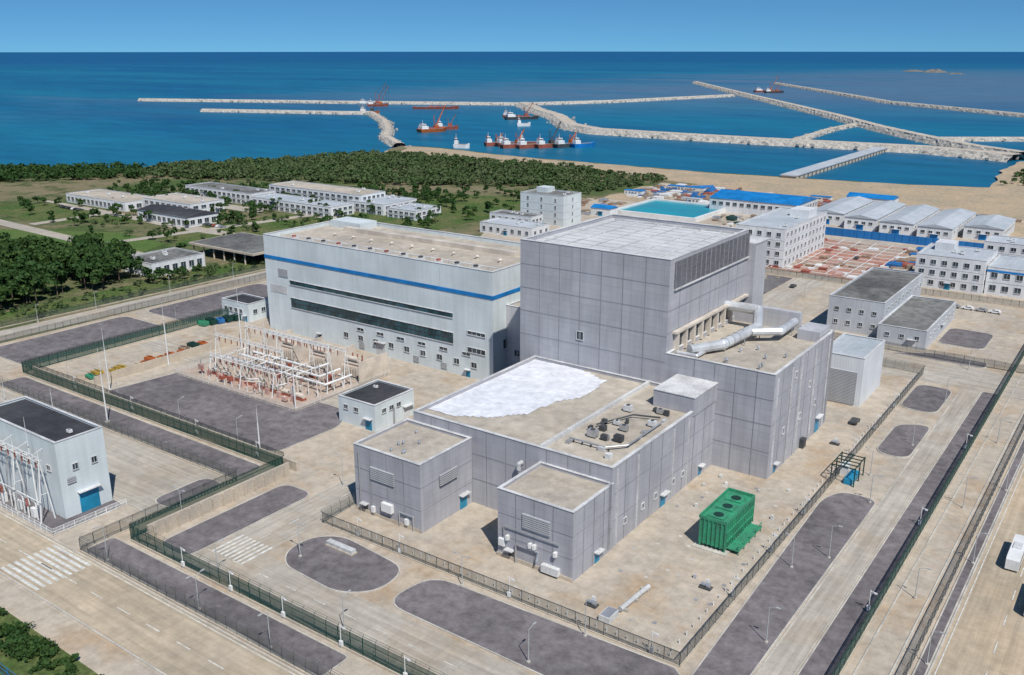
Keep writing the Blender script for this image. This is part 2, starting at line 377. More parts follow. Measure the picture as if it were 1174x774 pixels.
sheet('west_road',roadc,[(-349,86.2),(-336,86.2),(-332,285),(-345,285)],.06)
o=O('road_kerbs')
for a in ((-300,-60,72.7,73),(-300,-60,86.02,86.3),(-152.3,-152,109,176),(-152.3,-152,187,214),(-141,-140.7,126,134),(-43.3,-43,60,299),(-38,-37.85,60,299),(-19.8,-19.5,60,600),(-4,-3.7,60,600),(-290,-176,104.7,105),(-290,-176,127.02,127.3),(-162,-145,96.7,97),(-135,-65,96.7,97),(-330,-60,322,322.3),(-288,-182,176.5,176.8),(-288,-256,186,186.3),(-30,-29.7,60,400),(-25,-24.7,60,400)):
    o.box('kerbs',kerb,*a,.0,.2)
o.done()
o=O('road_markings')
x=-400
while x<-110:
    o.box('m',paint,x,x+4,79.4,79.6,.1,.14); x+=9
for k in range(9): o.box('m',paint,-180+0,-166,73.6+k*1.35,74.3+k*1.35,.1,.14)
for k in range(8): o.box('m',paint,-151+k*1.3,-150.4+k*1.3,103,111,.1,.14)
y=70
while y<500:
    o.box('m',paint,-11.9,-11.7,y,y+4,.1,.14); y+=10
y=112
while y<215: o.box('m',paint,-146.6,-146.4,y,y+3,.1,.14); y+=8
x=-160
while x<-45: o.box('m',paint,x,x+3,102.7,102.9,.1,.14); x+=8
o.box('m',paint,-420,-60,85.4,85.6,.1,.14); o.box('m',paint,-18.9,-18.7,60,700,.1,.14)
o.done()
bed('gravel_bed',gravel,[(-108.5,110),(-60,109.5),(-45,109.5),(-43.8,115),(-55,124),(-56,124),(-107,122.3)],5)
bed('gravel_bed',gravel,[(-51.5,120),(-43.9,112),(-43.9,207),(-52,207),(-54.5,200)],3)
bed('gravel_bed',gravel,rect(-37.3,-32.5,60,300),1)
bed('gravel_bed',gravel,[(-138,112),(-134,108),(-118,107),(-112,112),(-113,121),(-133,123),(-138,119)],5)
bed('gravel_bed',gravel,[(-256,143.5),(-178.5,143.5),(-178,166),(-184,175.5),(-252,175.5)],3)
bed('gravel_bed',gravel,rect(-328,-299,142,196),4)
bed('gravel_bed',gravel,rect(-162.5,-153,98,133),3)
bed('gravel_bed',gravel,rect(-228,-184,87.5,104),3)
bed('gravel_bed',gravel,rect(-181,-174,109,124),3)
bed('gravel_bed',gravel,[(-290,87.2),(-229,87.2),(-229,92),(-290,92)],1)
bed('gravel_bed',gravel,[(-172.5,87.5),(-102,87.5),(-102,94),(-172.5,94)],1)
bed('gravel_bed',gravel,rect(-290,-174.5,128,136),2)
bed('gravel_bed',gravel,rect(-328,-299,205,262),4)
bed('gravel_bed',gravel,[(-52,235),(-43.9,235),(-43.9,262),(-52,258)],4)
bed('gravel_bed',gravel,[(-70,324),(-57,332),(-41,330),(-41,324)],2)
bed('gravel_bed',gravel,rect(-55,-45,272,296),4)
bed('gravel_bed',gravel,rect(-60,-45,345,368),4)
bed('gravel_bed',gravel,rect(-165,-153.5,160,175),2)
bed('gravel_bed',gravel,rect(-21.6,-20.2,60,500),.5)
sheet('grass',grassm,[(-420,20),(-100,20),(-100,66),(-420,70)],.05)
sheet('grass',grassm,[(-372,150),(-351,150),(-347,290),(-372,300)],.05)
sheet('lawn',grassb,[(-540,190),(-470,205),(-425,262),(-440,292),(-489,296),(-560,260)],.05)
sheet('lawn',grassm,[(-640,290),(-560,285),(-500,325),(-630,330)],.05)
sheet('lawn',grassm,[(-470,300),(-420,295),(-400,400),(-460,395)],.05)
sheet('lawn',grassm,[(-460,410),(-345,400),(-350,540),(-450,520)],.05)
for p in ([(-640,270),(-400,262),(-400,270),(-640,280)],[(-640,332),(-470,322),(-405,326),(-405,333),(-640,336)],[(-470,272),(-463,272),(-440,400),(-448,400)],[(-460,398),(-340,392),(-340,402),(-460,408)],[(-560,280),(-552,280),(-552,332),(-560,332)],[(-480,385),(-610,385),(-610,398),(-480,398)]):
    sheet('campus_path',roadc,p,.09)
# ---------------------------------------------------------------- reactor building complex
R=O('reactor_building')
TX0,TX1,TY0,TY1,TH=-142.5,-97.5,203,253,51.
core(R,TX0,TX1,TY0,TY1,TH,clad,roof_grey,par=1.2,t=.8,tag='_tower')
R.box('roof_ribs',trim,TX0+3,TX1-3,TY0+3,TY0+3.4,50,50.5); R.box('roof_ribs',trim,TX0+3,TX1-3,TY1-3.4,TY1-3,50,50.5)
for k in range(6): R.box('roof_ribs',trim,TX0+4+k*7,TX0+4.2+k*7,TY0+3.4,TY1-3.4,50,50.2)
for k in range(10): R.box('roof_ribs',trim,TX0+2,TX1-2,TY0+5+k*4.3,TY0+5.12+k*4.3,49.95,50.02)
for z in (24.5,31.2,37.8,44.4): R.box('panel_seams',seam,TX0,TX1,TY0-.06,TY0-.01,z,z+.1)
for k in range(1,7): R.box('panel_seams',seam,TX0+k*6.4,TX0+k*6.4+.1,TY0-.09,TY0-.061,18,TH)
R.box('louvre_band',louver,TX1,TX1+.35,TY0+2.5,TY1,43.2,50.)
for k in range(17): R.box('louvre_mullions',seam,TX1+.35,TX1+.5,TY0+2.5+k*2.95,TY0+2.7+k*2.95,43.2,50.)
R.box('louvre_mullions',trim,TX1,TX1+.6,TY0+2.5,TY1,42.8,43.2)
for k in range(1,8): R.box('panel_seams',seam,TX1,TX1+.07,TY0+k*6.2,TY0+k*6.2+.1,27,42.8)
for z in (32,37.8): R.box('panel_seams',seam,TX1+.0701,TX1+.09,TY0,TY1,z,z+.1)
for k in range(9):
    y=TY0+5+k*4.9
    R.box('gallery_openings',dark,TX1,TX1+.12,y,y+3.6,27.3,30.8); R.box('gallery_piers',cream,TX1,TX1+1.2,y-1,y,26.2,31.4)
R.box('gallery_piers',cream,TX1,TX1+1.4,TY0+3,TY1,31.4,32.)
win(R,'S',TY0,-122.9,26,28.2,2.0)
R.box('north_stair_block',clad2,-112,TX1+2.5,TY1,TY1+9,0,47)
R.box('north_stair_block_coping',trim,-112.2,TX1+2.7,TY1+.2,TY1+9.2,47.002,47.3)
core(R,-97.5,-69.,203,247.5,27,clad,roof_tan,par=1.3,t=.6,tag='_auxiliary')
for z in (7,14,20.5): R.box('panel_seams',seam,-94.9,-68.94,202.93,202.98,z,z+.1); R.box('panel_seams',seam,-69,-68.94,203,247.5,z,z+.1)
for k in range(1,5): R.box('panel_seams',seam,-95+k*5.4,-94.9+k*5.4,202.9,202.929,0,27)
for k in range(1,8): R.box('panel_seams',seam,-68.939,-68.91,203+k*5.8,203.1+k*5.8,0,27)
for y,z in ((212,9),(224,9),(236,9),(230,16),(218,22)): win(R,'E',-69,y,z,z+1.6,1.3)
door(R,'E',-69,240,3.2,4.2); door(R,'E',-69,208,1.4,2.3)
R.box('wall_cabinets',dark,-69,-67.8,226,228,.2,2.6)
for y in (205,215,222,233,244): R.box('downpipes',trim,-69,-68.7,y,y+.25,0,25.5)
zr=25.9
R.pipe('exhaust_ducts',silver,[(-93,207,zr+1.8),(-88,216,zr+1.8),(-85,232,zr+3.2),(-88,240,zr+5.5),(-97.6,240,zr+5.5)],1.35)
R.pipe('exhaust_ducts',silver,[(-85,228,zr+2.8),(-79,233,zr+2.8),(-79,244,zr+2.8)],1.15)
R.pipe('exhaust_ducts',silver,[(-95.8,206,zr+.9),(-90.5,206,zr+.9),(-90.5,218,zr+.9)],.5)
for p in ((-88,216),(-86,224),(-85,232),(-79,240)): 
    R.box('duct_supports',steel,p[0]-.9,p[0]-.7,p[1]-.1,p[1]+.1,zr,zr+2.); R.box('duct_supports',steel,p[0]+.7,p[0]+.9,p[1]-.1,p[1]+.1,zr,zr+2.)
for k in range(6): R.cyl('exhaust_duct_rings',steel,(-87.9+.18*(k*2.6),217+k*2.6,zr+1.9+.08*k*2.4),(-87.85+.18*(k*2.6),217.3+k*2.6,zr+1.92+.08*k*2.4),1.48,n=12)
R.box('roof_upstand',clad2,-97.4,-78,245,247,25.8,31); R.box('roof_upstand',clad2,-76,-70,238,246.5,25.8,28.6)
for k in range(8): vent(R,U(-84,-71),U(206,226),25.85,.35,.8,m=steel)
LX0,LX1,LY0,LY1,LH=-137.5,-83.5,152,203,18.6
core(R,LX0,LX1,LY0,LY1-.002,LH,clad,roof_tan,par=.9,t=.6,tag='_low')
R.box('roof_divider',trim,-102,-101.3,LY0+.6,LY1-.01,LH-.9,LH+.25)
R.box('low_step',clad,-94,-83.2,190,203-.01,17.5,22); R.box('low_step_coping',trim,-94.15,-83.05,189.85,203-.02,22.002,22.2)
# white membrane sheeting laid over part of the roof
tp=[(-136.6,156),(-136.6,202),(-121,202),(-111.5,198),(-111,184),(-114.5,178),(-115.5,168),(-121,161),(-129,156.5)]
g=.9; nx=int(30/g); ny=int(48/g); vs=[];idx={};fs=[]
def tv(i,j):
    if (i,j) not in idx:
        x=-137+i*g;y=155.5+j*g; z=LH-.70+.16*abs(mnoise.noise(Vector((x*.25+y*.1,y*.5,3))))+.05*mnoise.noise(Vector((x*1.1,y*1.1,0)))
        idx[(i,j)]=len(vs); vs.append((min(max(x,-136.8),-103),min(y,202.2),max(z,LH-.76)))
    return idx[(i,j)]
for i in range(nx):
    for j in range(ny):
        if inside((-137+(i+.5)*g,155.5+(j+.5)*g),tp): fs.append((tv(i,j),tv(i+1,j),tv(i+1,j+1),tv(i,j+1)))
R.raw('roof_membrane',tarp,vs,fs)
for z in (6.2,12.4): R.box('panel_seams',seam,LX0,LX1+.06,LY0-.06,LY0-.01,z,z+.1); R.box('panel_seams',seam,LX1,LX1+.06,LY0,LY1,z,z+.1)
for k in range(1,10): R.box('panel_seams',seam,LX0+k*5.4,LX0+k*5.4+.1,LY0-.09,LY0-.061,0,LH)
for k in range(1,9): R.box('panel_seams',seam,LX1+.061,LX1+.09,LY0+k*5.6,LY0+k*5.6+.1,0,LH)
for y in (158,166,172,181,186): win(R,'E',LX1,y,3.5,4.8,1.2)
door(R,'E',LX1,176,2.4,3); door(R,'E',LX1,196,1.4,2.4)
for y in (154,163,180,188): R.box('downpipes',trim,LX1,LX1+.25,y,y+.22,0,17.6)
for x,y,s in ((-96,165,1.1),(-93,165,.8),(-90,166,1.),(-92,172,.9),(-95,174,.7),(-88,178,.9),(-97,183,1.),(-90,186,.8)): ac(R,x,y,LH-.75,s,m=random.choice([trim,steel,dark]))
for k in range(14): 
    x,y=U(-99,-86),U(156,188); R.box('roof_small_equipment',random.choice([steel,dark,trim]),x-U(.2,.8),x+U(.2,.8),y-U(.2,.8),y+U(.2,.8),LH-.78,LH-.78+U(.4,1.4))
R.pipe('roof_pipes',steel,[(-99,160,LH+.1),(-90,160,LH+.1),(-86.5,164,LH+.1),(-86.5,180,LH+.1)],.22,8)
R.pipe('roof_pipes',dark,[(-98,170,LH+.1),(-94,180,LH+.1),(-88,182,LH+.1)],.2,6)
for k in range(5): R.box('pipe_supports',dark,-98+k*2.2,-97.8+k*2.2,159.8,160.2,LH-.78,LH)
core(R,-101.3,-83.2,136.5,152,15.3,clad,roof_tan,par=.8,t=.5,tag='_south_east')
for z in (5,10): R.box('panel_seams',seam,-101.3,-83.14,136.44,136.49,z,z+.1); R.box('panel_seams',seam,-83.2,-83.14,136.5,152,z,z+.1)
for k in range(1,4): R.box('panel_seams',seam,-101.3+k*4.5,-101.2+k*4.5,136.41,136.439,0,15.3); R.box('panel_seams',seam,-83.139,-83.11,136.5+k*3.9,136.6+k*3.9,0,15.3)
R.box('wall_louvre',louver_w,-95,-88.5,136.2,136.5,8.4,11.6)
door(R,'S',136.5,-98,1.2,2.2,m=dark); door(R,'E',-83.2,146,1.8,2.4)
R.pipe('wall_pipes',steel,[(-96.5,136.1,0),(-96.5,136.1,4.2),(-91,136.1,4.2),(-91,135.4,2.4)],.22,6)
R.pipe('wall_pipes',steel,[(-99.5,136.1,5.5),(-99.5,136.1,7.6),(-86,136.1,7.6)],.12,6)
R.box('wall_cabinets',trim,-90,-86,135.5,136.5,.6,2.2); R.box('wall_cabinets',whitep,-100.8,-99.4,135.9,136.5,2.8,4.4)
for x in (-93,-92,-87,-98.6): R.box('wall_cabinets',whitep,x-.3,x+.3,135.7,136.5,4.6,5.6)
core(R,-139.5,-120,134,151.9,16.2,clad,roof_tan,par=.8,t=.5,tag='_south_west')
for z in (5.3,10.7): R.box('panel_seams',seam,-139.5,-119.94,133.94,133.99,z,z+.1); R.box('panel_seams',seam,-120,-119.94,134,151.9,z,z+.1)
for k in range(1,4): R.box('panel_seams',seam,-139.5+k*4.9,-139.4+k*4.9,133.91,133.939,0,16.2)
R.box('wall_louvre',louver_w,-134.5,-127.5,133.7,134,9,12)
R.box('wall_louvre',louver_w,-119.7,-119.4,140,146,9,11.6)
R.box('wall_cabinets',whitep,-131,-128,133.1,134,2.5,4.5); door(R,'E',-120,148.5,2.4,3.4); door(R,'S',134,-136.5,1.2,2.2,m=dark)
R.pipe('wall_pipes',steel,[(-137.8,133.7,0),(-137.8,133.7,15)],.15,6)
R.pipe('wall_pipes',steel,[(-126,133.6,0),(-126,133.6,3.5),(-122,133.6,3.5),(-122,133.6,0)],.18,6)
for x in (-134,-124): R.box('wall_cabinets',whitep,x-.4,x+.4,133.4,134,1,2.4)
R.pipe('wall_pipes',silver,[(-106,151.8,14),(-106,150.6,14),(-106,150.6,12.6)],.5,8)
R.box('base_plinth',wallc,-101.5,-83.05,136.3,136.49,0,.9) ; R.box('base_plinth',wallc,-139.7,-119.85,133.8,133.9,0,.9)
for k in range(7): vent(R,-130+U(-5,5),136+U(0,12),15.45,.3,.6,steel)
# escape ladders
for (x,y,h) in ((-83.2,150.5,15.6),(-69,246,27)):
    for dy in (-.3,.3): R.box('ladders',steel,x+.2,x+.3,y+dy-.04,y+dy+.04,1,h+1)
    for k in range(int(h/.6)): R.box('ladders',steel,x+.22,x+.28,y-.26,y+.26,1.2+k*.6,1.26+k*.6)
R.done()
# ---------------------------------------------------------------- turbine hall
T=O('turbine_hall')
core(T,-269,-164,219,261,35.8,white_clad,roof_tan,par=1.6,t=.7)
T.box('blue_stripe',blue,-269.1,-163.85,218.82,218.99,27.1,28.3); T.box('blue_stripe',blue,-164,-163.85,218.991,261,27.1,28.3)
T.box('window_band',gl2,-256,-180,218.9,219.1,10.2,13.8)
T.box('window_band',gl2,-256,-180,218.9,219.1,18.8,20.3)
for z in (10.0,13.8,18.6,20.3): T.box('window_band_frames',trim,-256.2,-179.8,218.7,219,z,z+.15)
for k in range(39): T.box('window_band_frames',dark,-256+k*2,-255.93+k*2,218.8,218.9,10.2,13.8)
T.box('window_band_frames',dark,-256,-180,218.78,218.9,12,12.1)
T.box('pilaster',trim,-267,-258,218.9,219,14.6,17.6)
wins(T,'S',219,-232,-168,9,3.6,5.4,2.2); wins(T,'S',219,-226,-170,6,7.2,8.2,3.2)
win(T,'S',219,-170.5,8.6,10.2,7,mull=3); win(T,'S',219,-170.5,14.5,15.6,7,mull=3)
for x in (-221,-196,-184): T.box('wall_louvres',louver_w,x-1.2,x+1.2,218.8,219,.8,3)
door(T,'S',219,-212,4,4.5,m=trim); door(T,'S',219,-174,1.6,2.4); door(T,'S',219,-242,1.6,2.4,m=dark)
T.box('wall_louvres',louver_w,-262,-257,218.8,219,21,24)
for k in range(8): T.box('cladding_seams',trim,-263+k*13,-262.9+k*13,218.95,218.999,0,35)
wins(T,'E',-164,222,258,5,10,13,3)
for k in range(12):
    x=-258+k*7.6; T.box('roof_fans',trim,x-1.1,x+1.1,223,225.2,34.3,35.3); T.cyl('roof_fan_cowls',rust if k%3==0 else dark,(x,224.1,35.3),(x,224.1,35.8),.8,n=10)
for k in range(9):
    x=-250+k*9.5; vent(T,x,236+U(-1,1),34.3,.7,.9,m=cream)
T.box('roof_ridge_vent',cream,-255,-175,246,248.5,34.3,35.9); T.box('roof_plant_room',white_clad,-266,-250,250,259,34.2,37)
for k in range(14): T.box('roof_rail_posts',steel,-268+k*7.8,-267.9+k*7.8,220,220.1,34.3,37)
T.box('roof_walkway',trim,-266,-168,228.5,229.5,34.35,34.5)
T.box('west_annexe',white_clad,-275,-269.01,224,258,0,20)
T.done()
L=O('link_building'); core(L,-163.98,-142.6,226,250,24,clad2,roof_tan,par=.8); wins(L,'S',226,-162,-144,4,8,10,2); L.done()
G=O('gate_house'); core(G,-181,-167,169,185,7.7,white_clad,roof_dark,par=.5,t=.4)
wins(G,'E',-167,171,180,3,4.6,5.8,1.6); door(G,'E',-167,182,3,3.6,m=trim); door(G,'S',169,-169.5,2.4,3.2); wins(G,'S',169,-180,-172,2,4.4,5.6,1.5)
G.box('vent_pipe',steel,-166.9,-166.5,176,176.4,0,5); ac(G,-177,180,7.3,.6); G.done()
G=O('pump_house'); core(G,-297,-281,219,229,7.2,white_clad,roof_dark,par=.5,t=.4); wins(G,'S',219,-296,-284,4,3,4.6,1.8); wins(G,'E',-281,220,228,2,3,4.6,1.8); door(G,'S',219,-283,1.4,2.3); G.done()
S=O('substation_building'); core(S,-222,-188.5,92.5,103.8,18.5,white_clad,roof_dark,par=.6,t=.4)
door(S,'E',-188.5,98.5,4.6,5.2); wins(S,'E',-188.5,94,103,2,11,12.4,1.2); wins(S,'S',92.5,-220,-190,6,11,12.2,1.6); ac(S,-192,98,18.1,.6)
S.box('vent_grilles',louver_w,-188.5,-188.3,94,96,8,9.4); S.done()
W=O('white_ventilation_shed'); core(W,-77,-64.5,265,287,15,corr_white,roof_lgrey,par=.4,t=.3)
W.box('louvre_wall',louver_w,-76.6,-66,264.7,265,.6,10.5); W.done()
A=O('grey_workshop'); core(A,-98,-78,340,398,13,grey_wall,roof_mid,par=.8,t=.4)
wins(A,'E',-78,384,397,3,8,9.6,1.6); wins(A,'S',340,-97,-79,4,8,9.2,1.4); wins(A,'S',340,-97,-79,4,3,4.4,1.4); wins(A,'E',-78,342,380,7,9.4,10.6,1.8); A.done()
A=O('grey_storehouse'); core(A,-77.9,-61.5,333,382,7,grey_wall,roof_mid,par=.6,t=.4)
wins(A,'S',333,-77,-62,3,3.4,4.6,1.4); wins(A,'E',-61.5,336,380,7,3.4,4.8,1.8); door(A,'E',-61.5,358,3,3.6,m=trim); door(A,'S',333,-66,2.4,3,m=trim); A.done()
def office(name,x0,x1,y0,y1,h,fl,nx,ny,wm=None,rm=None,g=None,doorm=None,ww=2.):
    o=O(name); core(o,x0,x1,y0,y1,h,wm or white_wall,rm or roof_lgrey,par=.7,t=.3)
    fh=(h-.9)/fl
    for f in range(fl):
        z=f*fh+fh*.35
        if nx: wins(o,'S',y0,x0+.6,x1-.6,nx,z,z+fh*.42,ww,g=g)
        if ny: wins(o,'E',x1,y0+.6,y1-.6,ny,z,z+fh*.42,ww,g=g)
        if f: o.box('string_courses',trim,x0-.08,x1+.08,y0-.08,y0-.001,f*fh-.15,f*fh+.05); o.box('string_courses',trim,x1+.001,x1+.08,y0,y1,f*fh-.15,f*fh+.05)
    for k in range(4): ac(o,U(x0+2,x1-2),U(y0+3,y1-3),h-.55,.8)
    door(o,'S',y0,(x0+x1)/2,2.4,2.8,m=doorm)
    return o
o=office('white_office_block',-172,-147,428,490,19,4,5,11); o.box('stair_tower',white_wall,-160,-150,470,482,18.4,22); o.done()
o=office('white_dormitory',-88,-60,430,458,14.5,3,6,6,ww=2.); o.box('rooftop_room',white_wall,-84,-76,446,455,13.9,17.5); o.done()
o=office('white_dormitory',-59.5,-10,432,462,12,2,10,6,ww=2.4,rm=roof_lgrey); o.box('blue_band',blue,-59.5,-10,431.85,431.91,9.9,10.8); o.done()
o=office('white_dormitory',-70,-15,486,505,13,3,11,4,ww=2.2); o.done()
o=office('water_treatment_tower',-323,-292,460,480,18,4,3,1,wm=white_clad,rm=roof_mid,ww=1.2); o.box('lift_overrun',white_clad,-318,-310,470,478,17.4,20.5); o.done()
o=office('site_office',-322,-286,418,436,6,1,7,3,rm=roof_lgrey); o.done()
o=office('site_office',-330,-300,438,450,8,2,6,3,rm=roof_mid); o.done()
o=O('blue_roof_hall'); o.box('walls',white_wall,-245,-187,563,601,0,9); o.gable('roof',blue,-245,-187,563,601,9,3.2,'x'); wins(o,'S',563,-244,-188,12,5,7,2.6); wins(o,'E',-187,564,600,7,5,7,2.6); o.done()
o=O('blue_roof_shed'); o.box('walls',white_wall,-180,-150,640,655,0,6); o.gable('roof',blue,-180,-150,640,655,6,2.,'x'); door(o,'S',640,-165,4,4); o.done()
o=O('blue_roof_shed'); o.box('walls',white_wall,-300,-286,505,515,0,5); o.gable('roof',blue,-300,-286,505,515,5,1.6,'x'); door(o,'S',505,-293,3,3); o.done()
for i,(x0,x1,y0,y1) in enumerate([(-178,-158,560,625),(-155,-137,552,620),(-134,-116,548,615),(-113,-95,545,612),(-92,-72,560,600)]):
    o=O('grey_roof_shed'); o.box('walls',white_wall,x0,x1,y0,y1,0,7); o.gable('roof',roof_lgrey,x0,x1,y0,y1,7,1.8,'y')
    wins(o,'S',y0,x0+1,x1-1,4,3.6,5,2); door(o,'S',y0,(x0+x1)/2,4,3.2,m=blue); wins(o,'E',x1,y0+2,y1-2,9,4,5.4,2.4); o.done()
o=O('blue_hoarding'); o.box('sheets',blue_sheet,-176,-70,526,526.3,0,4.5); o.box('sheets',blue_sheet,-70.3,-70,526.3,545,0,4.5)
for k in range(27): o.box('posts',blue,-176+k*4,-175.85+k*4,525.8,525.99,0,4.7)
o.done()
o=O('turquoise_settling_pool'); o.box('water',pool,-290,-236,520,574,.1,1.6)
for a in ((-292,-234,518,520),(-292,-234,574,576),(-292,-290,520,574),(-236,-234,520,574)): o.box('rim',whitep,*a,0,2.6)
o.done()
sheet('laydown_yard_ground',redslab,rect(-156,-106,424,515),.09)
o=O('laydown_rails')
for k in range(11): o.box('rails',whitep,-154,-108,428+k*8.4,428.3+k*8.4,.2,.5)
for k in range(6): o.box('rails',whitep,-152+k*8.6,-151.7+k*8.6,426,514,.5,.8)
o.done()
# ---------------------------------------------------------------- campus
def camp(name,x0,x1,y0,y1,h,fl,nx,ny,rm=roof_lgrey,rot=0):
    cx,cy=(x0+x1)/2,(y0+y1)/2
    o=O(name,(cx,cy,0),rot); core(o,x0-cx,x1-cx,y0-cy,y1-cy,h,white_wall,rm,par=.6,t=.3); fh=(h-.8)/fl
    for f in range(fl):
        z=f*fh+fh*.3; wins(o,'S',y0-cy,x0-cx+1,x1-cx-1,nx,z,z+fh*.5,(x1-x0)/nx*.6,mull=1); wins(o,'E',x1-cx,y0-cy+1,y1-cy-1,ny,z,z+fh*.5,(y1-y0)/ny*.55)
        if f: o.box('string_courses',trim,x0-cx,x1-cx,y0-cy-.15,y0-cy-.001,f*fh-.2,f*fh+.1)
    for k in range(3): ac(o,U(x0-cx+3,x1-cx-3),U(y0-cy+2,y1-cy-2),h-.45,1.)
    return o
camp('campus_canteen',-622,-552,340,366,6,1,14,4,rm=roof_tan).done()
camp('campus_hall',-550,-500,352,378,8,2,8,4,rm=roof_tan).done()
o=camp('campus_exhibition_hall',-520,-470,328,350,6,1,10,4,rm=roof_dark); o.gable('vaulted_roof',roof_dark,-25,25,-11,11,6.05,2,'x'); o.done()
camp('campus_office_building',-577,-505,404,425,8,2,14,4,rm=roof_mid).done()
camp('campus_office_building',-520,-430,432,455,10,3,16,5,rm=roof_tan).done()
camp('campus_office_building',-500,-425,400,420,7,2,14,4,rm=roof_lgrey).done()
camp('campus_laboratory',-436,-405,426,458,7,2,6,5).done()
camp('campus_laboratory',-400,-376,424,448,6,2,5,5).done()
camp('campus_guard_building',-400,-376,241,270,6.5,1,5,6,rm=roof_mid).done()
o=O('entrance_canopy'); o.box('roof_slab',wallc,-405,-355,282,316,5.6,6.6)
o.box('roof_membrane',roof_mid,-404,-356,283,315,6.602,6.7)
for x in range(-403,-355,8):
    for y in (283.5,299,314): o.cyl('columns',wallc,(x,y,0),(x,y,5.6),.4)
o.box('glazing',gl2,-398,-360,296,296.2,0,5.6); o.done()
camp('campus_guard_building',-354,-334,300,330,7,2,5,6,rm=roof_mid).done()
# ---------------------------------------------------------------- fences
def fence(name,pts,h,pm,mm,sp=3.,arm=True,r=.06,wall=0,cap=None):
    o=O(name)
    for a,b in zip(pts,pts[1:]):
        A=Vector(a);B=Vector(b);L=(B-A).length;d=(B-A)/L;n=max(1,round(L/sp)); nr=Vector((d.y,-d.x))
        for i in range(n+1):
            p=A+d*(L*i/n)
            o.cyl('posts',pm,(p.x,p.y,0),(p.x,p.y,h),r,n=4)
            if arm: 
                q=p+nr*.45; o.cyl('posts',pm,(p.x,p.y,h),(q.x,q.y,h+.5),r*.8,n=4)
        for z in ([.25,h*.55,h] if not wall else [h]): o.cyl('rails',pm,(A.x,A.y,z),(B.x,B.y,z),r*.6,n=4)
        if arm:
            for s in (.2,.45): 
                u=nr*s; o.cyl('barbed_wire',pm,(A.x+u.x,A.y+u.y,h+s*1.1),(B.x+u.x,B.y+u.y,h+s*1.1),.035,n=3)
        o.raw('mesh',mm,[(A.x,A.y,.1),(B.x,B.y,.1),(B.x,B.y,h),(A.x,A.y,h)],[(0,1,2,3)])
        if wall:
            n2=nr*.2
            o.prism('plinth',cap or wallc,[(A.x+n2.x,A.y+n2.y),(B.x+n2.x,B.y+n2.y),(B.x-n2.x,B.y-n2.y),(A.x-n2.x,A.y-n2.y)],0,wall)
    return o.done()
fence('perimeter_security_fence',[(-31.5,95.5),(-168.3,95.5),(-168.3,137.5),(-293,137.5),(-293,262)],4.0,darkg,fgreen,3,wall=.5)
fence('perimeter_security_fence',[(-31.5,60),(-32.5,420)],3.6,darkg,fgreen,3,wall=.5)
fence('outer_chain_link_fence',[(-22.5,60),(-22.5,420)],3,dark,fgrey,3,wall=.3)
fence('outer_chain_link_fence',[(-60,86.8),(-173,86.8),(-173,127),(-330,127)],3.,dark,fgrey,3,wall=.4)
fence('outer_chain_link_fence',[(-330,127),(-331,272),(-300,330)],3.,dark,fgrey,3,wall=.5)
fence('reactor_island_fence',[(-141,136),(-140.5,124.5),(-54.5,125),(-56,306),(-110,308)],2.8,dark,fgrey,3,wall=.3)
fence('inner_fence',[(-293,141),(-172,141)],2.8,dark,fgrey,3,wall=.3)
fence('inner_fence',[(-298,141),(-298,262)],2.8,dark,fgrey,3,wall=.3)
fence('grass_edge_fence',[(-420,58),(-120,57)],2.2,blue,fgrey,4,arm=False)
fence('substation_rail_fence',[(-228,87),(-184,87),(-184,104.5)],1.6,whitep,fwhite,2.5,arm=False,r=.08)
fence('substation_rail_fence',[(-228,87),(-245,93)],1.6,whitep,fwhite,2.5,arm=False,r=.08)
fence('switchyard_rail_fence',[(-196,166),(-253,166),(-253,206)],1.8,cream,fwhite,2.5,arm=False,r=.08)
fence('switchyard_rail_fence',[(-196,166),(-196,206)],1.8,cream,fwhite,2.5,arm=False,r=.08)
fence('north_fence',[(-150,330),(-60,326),(-20,326)],2.6,dark,fgrey,3)
fence('north_fence',[(-150,414),(-100,414),(-20,416)],2.6,dark,fgrey,3,wall=.5)
fence('west_boundary_fence',[(-350.5,60),(-351,160),(-347,290)],2.2,dark,fgrey,3,wall=.4)
o=O('retaining_wall'); o.box('wall',wallc,-166,-165.4,98,137,0,3.4); o.box('wall',wallc,-290,-165.4,139.2,139.8,0,2.6); o.box('wall',wallc,-264.4,-264,145,206,0,2.8)
for k in range(13): o.box('buttresses',wallc,-165.4,-165.0,99+k*3,99.4+k*3,0,3.2)
o.done()
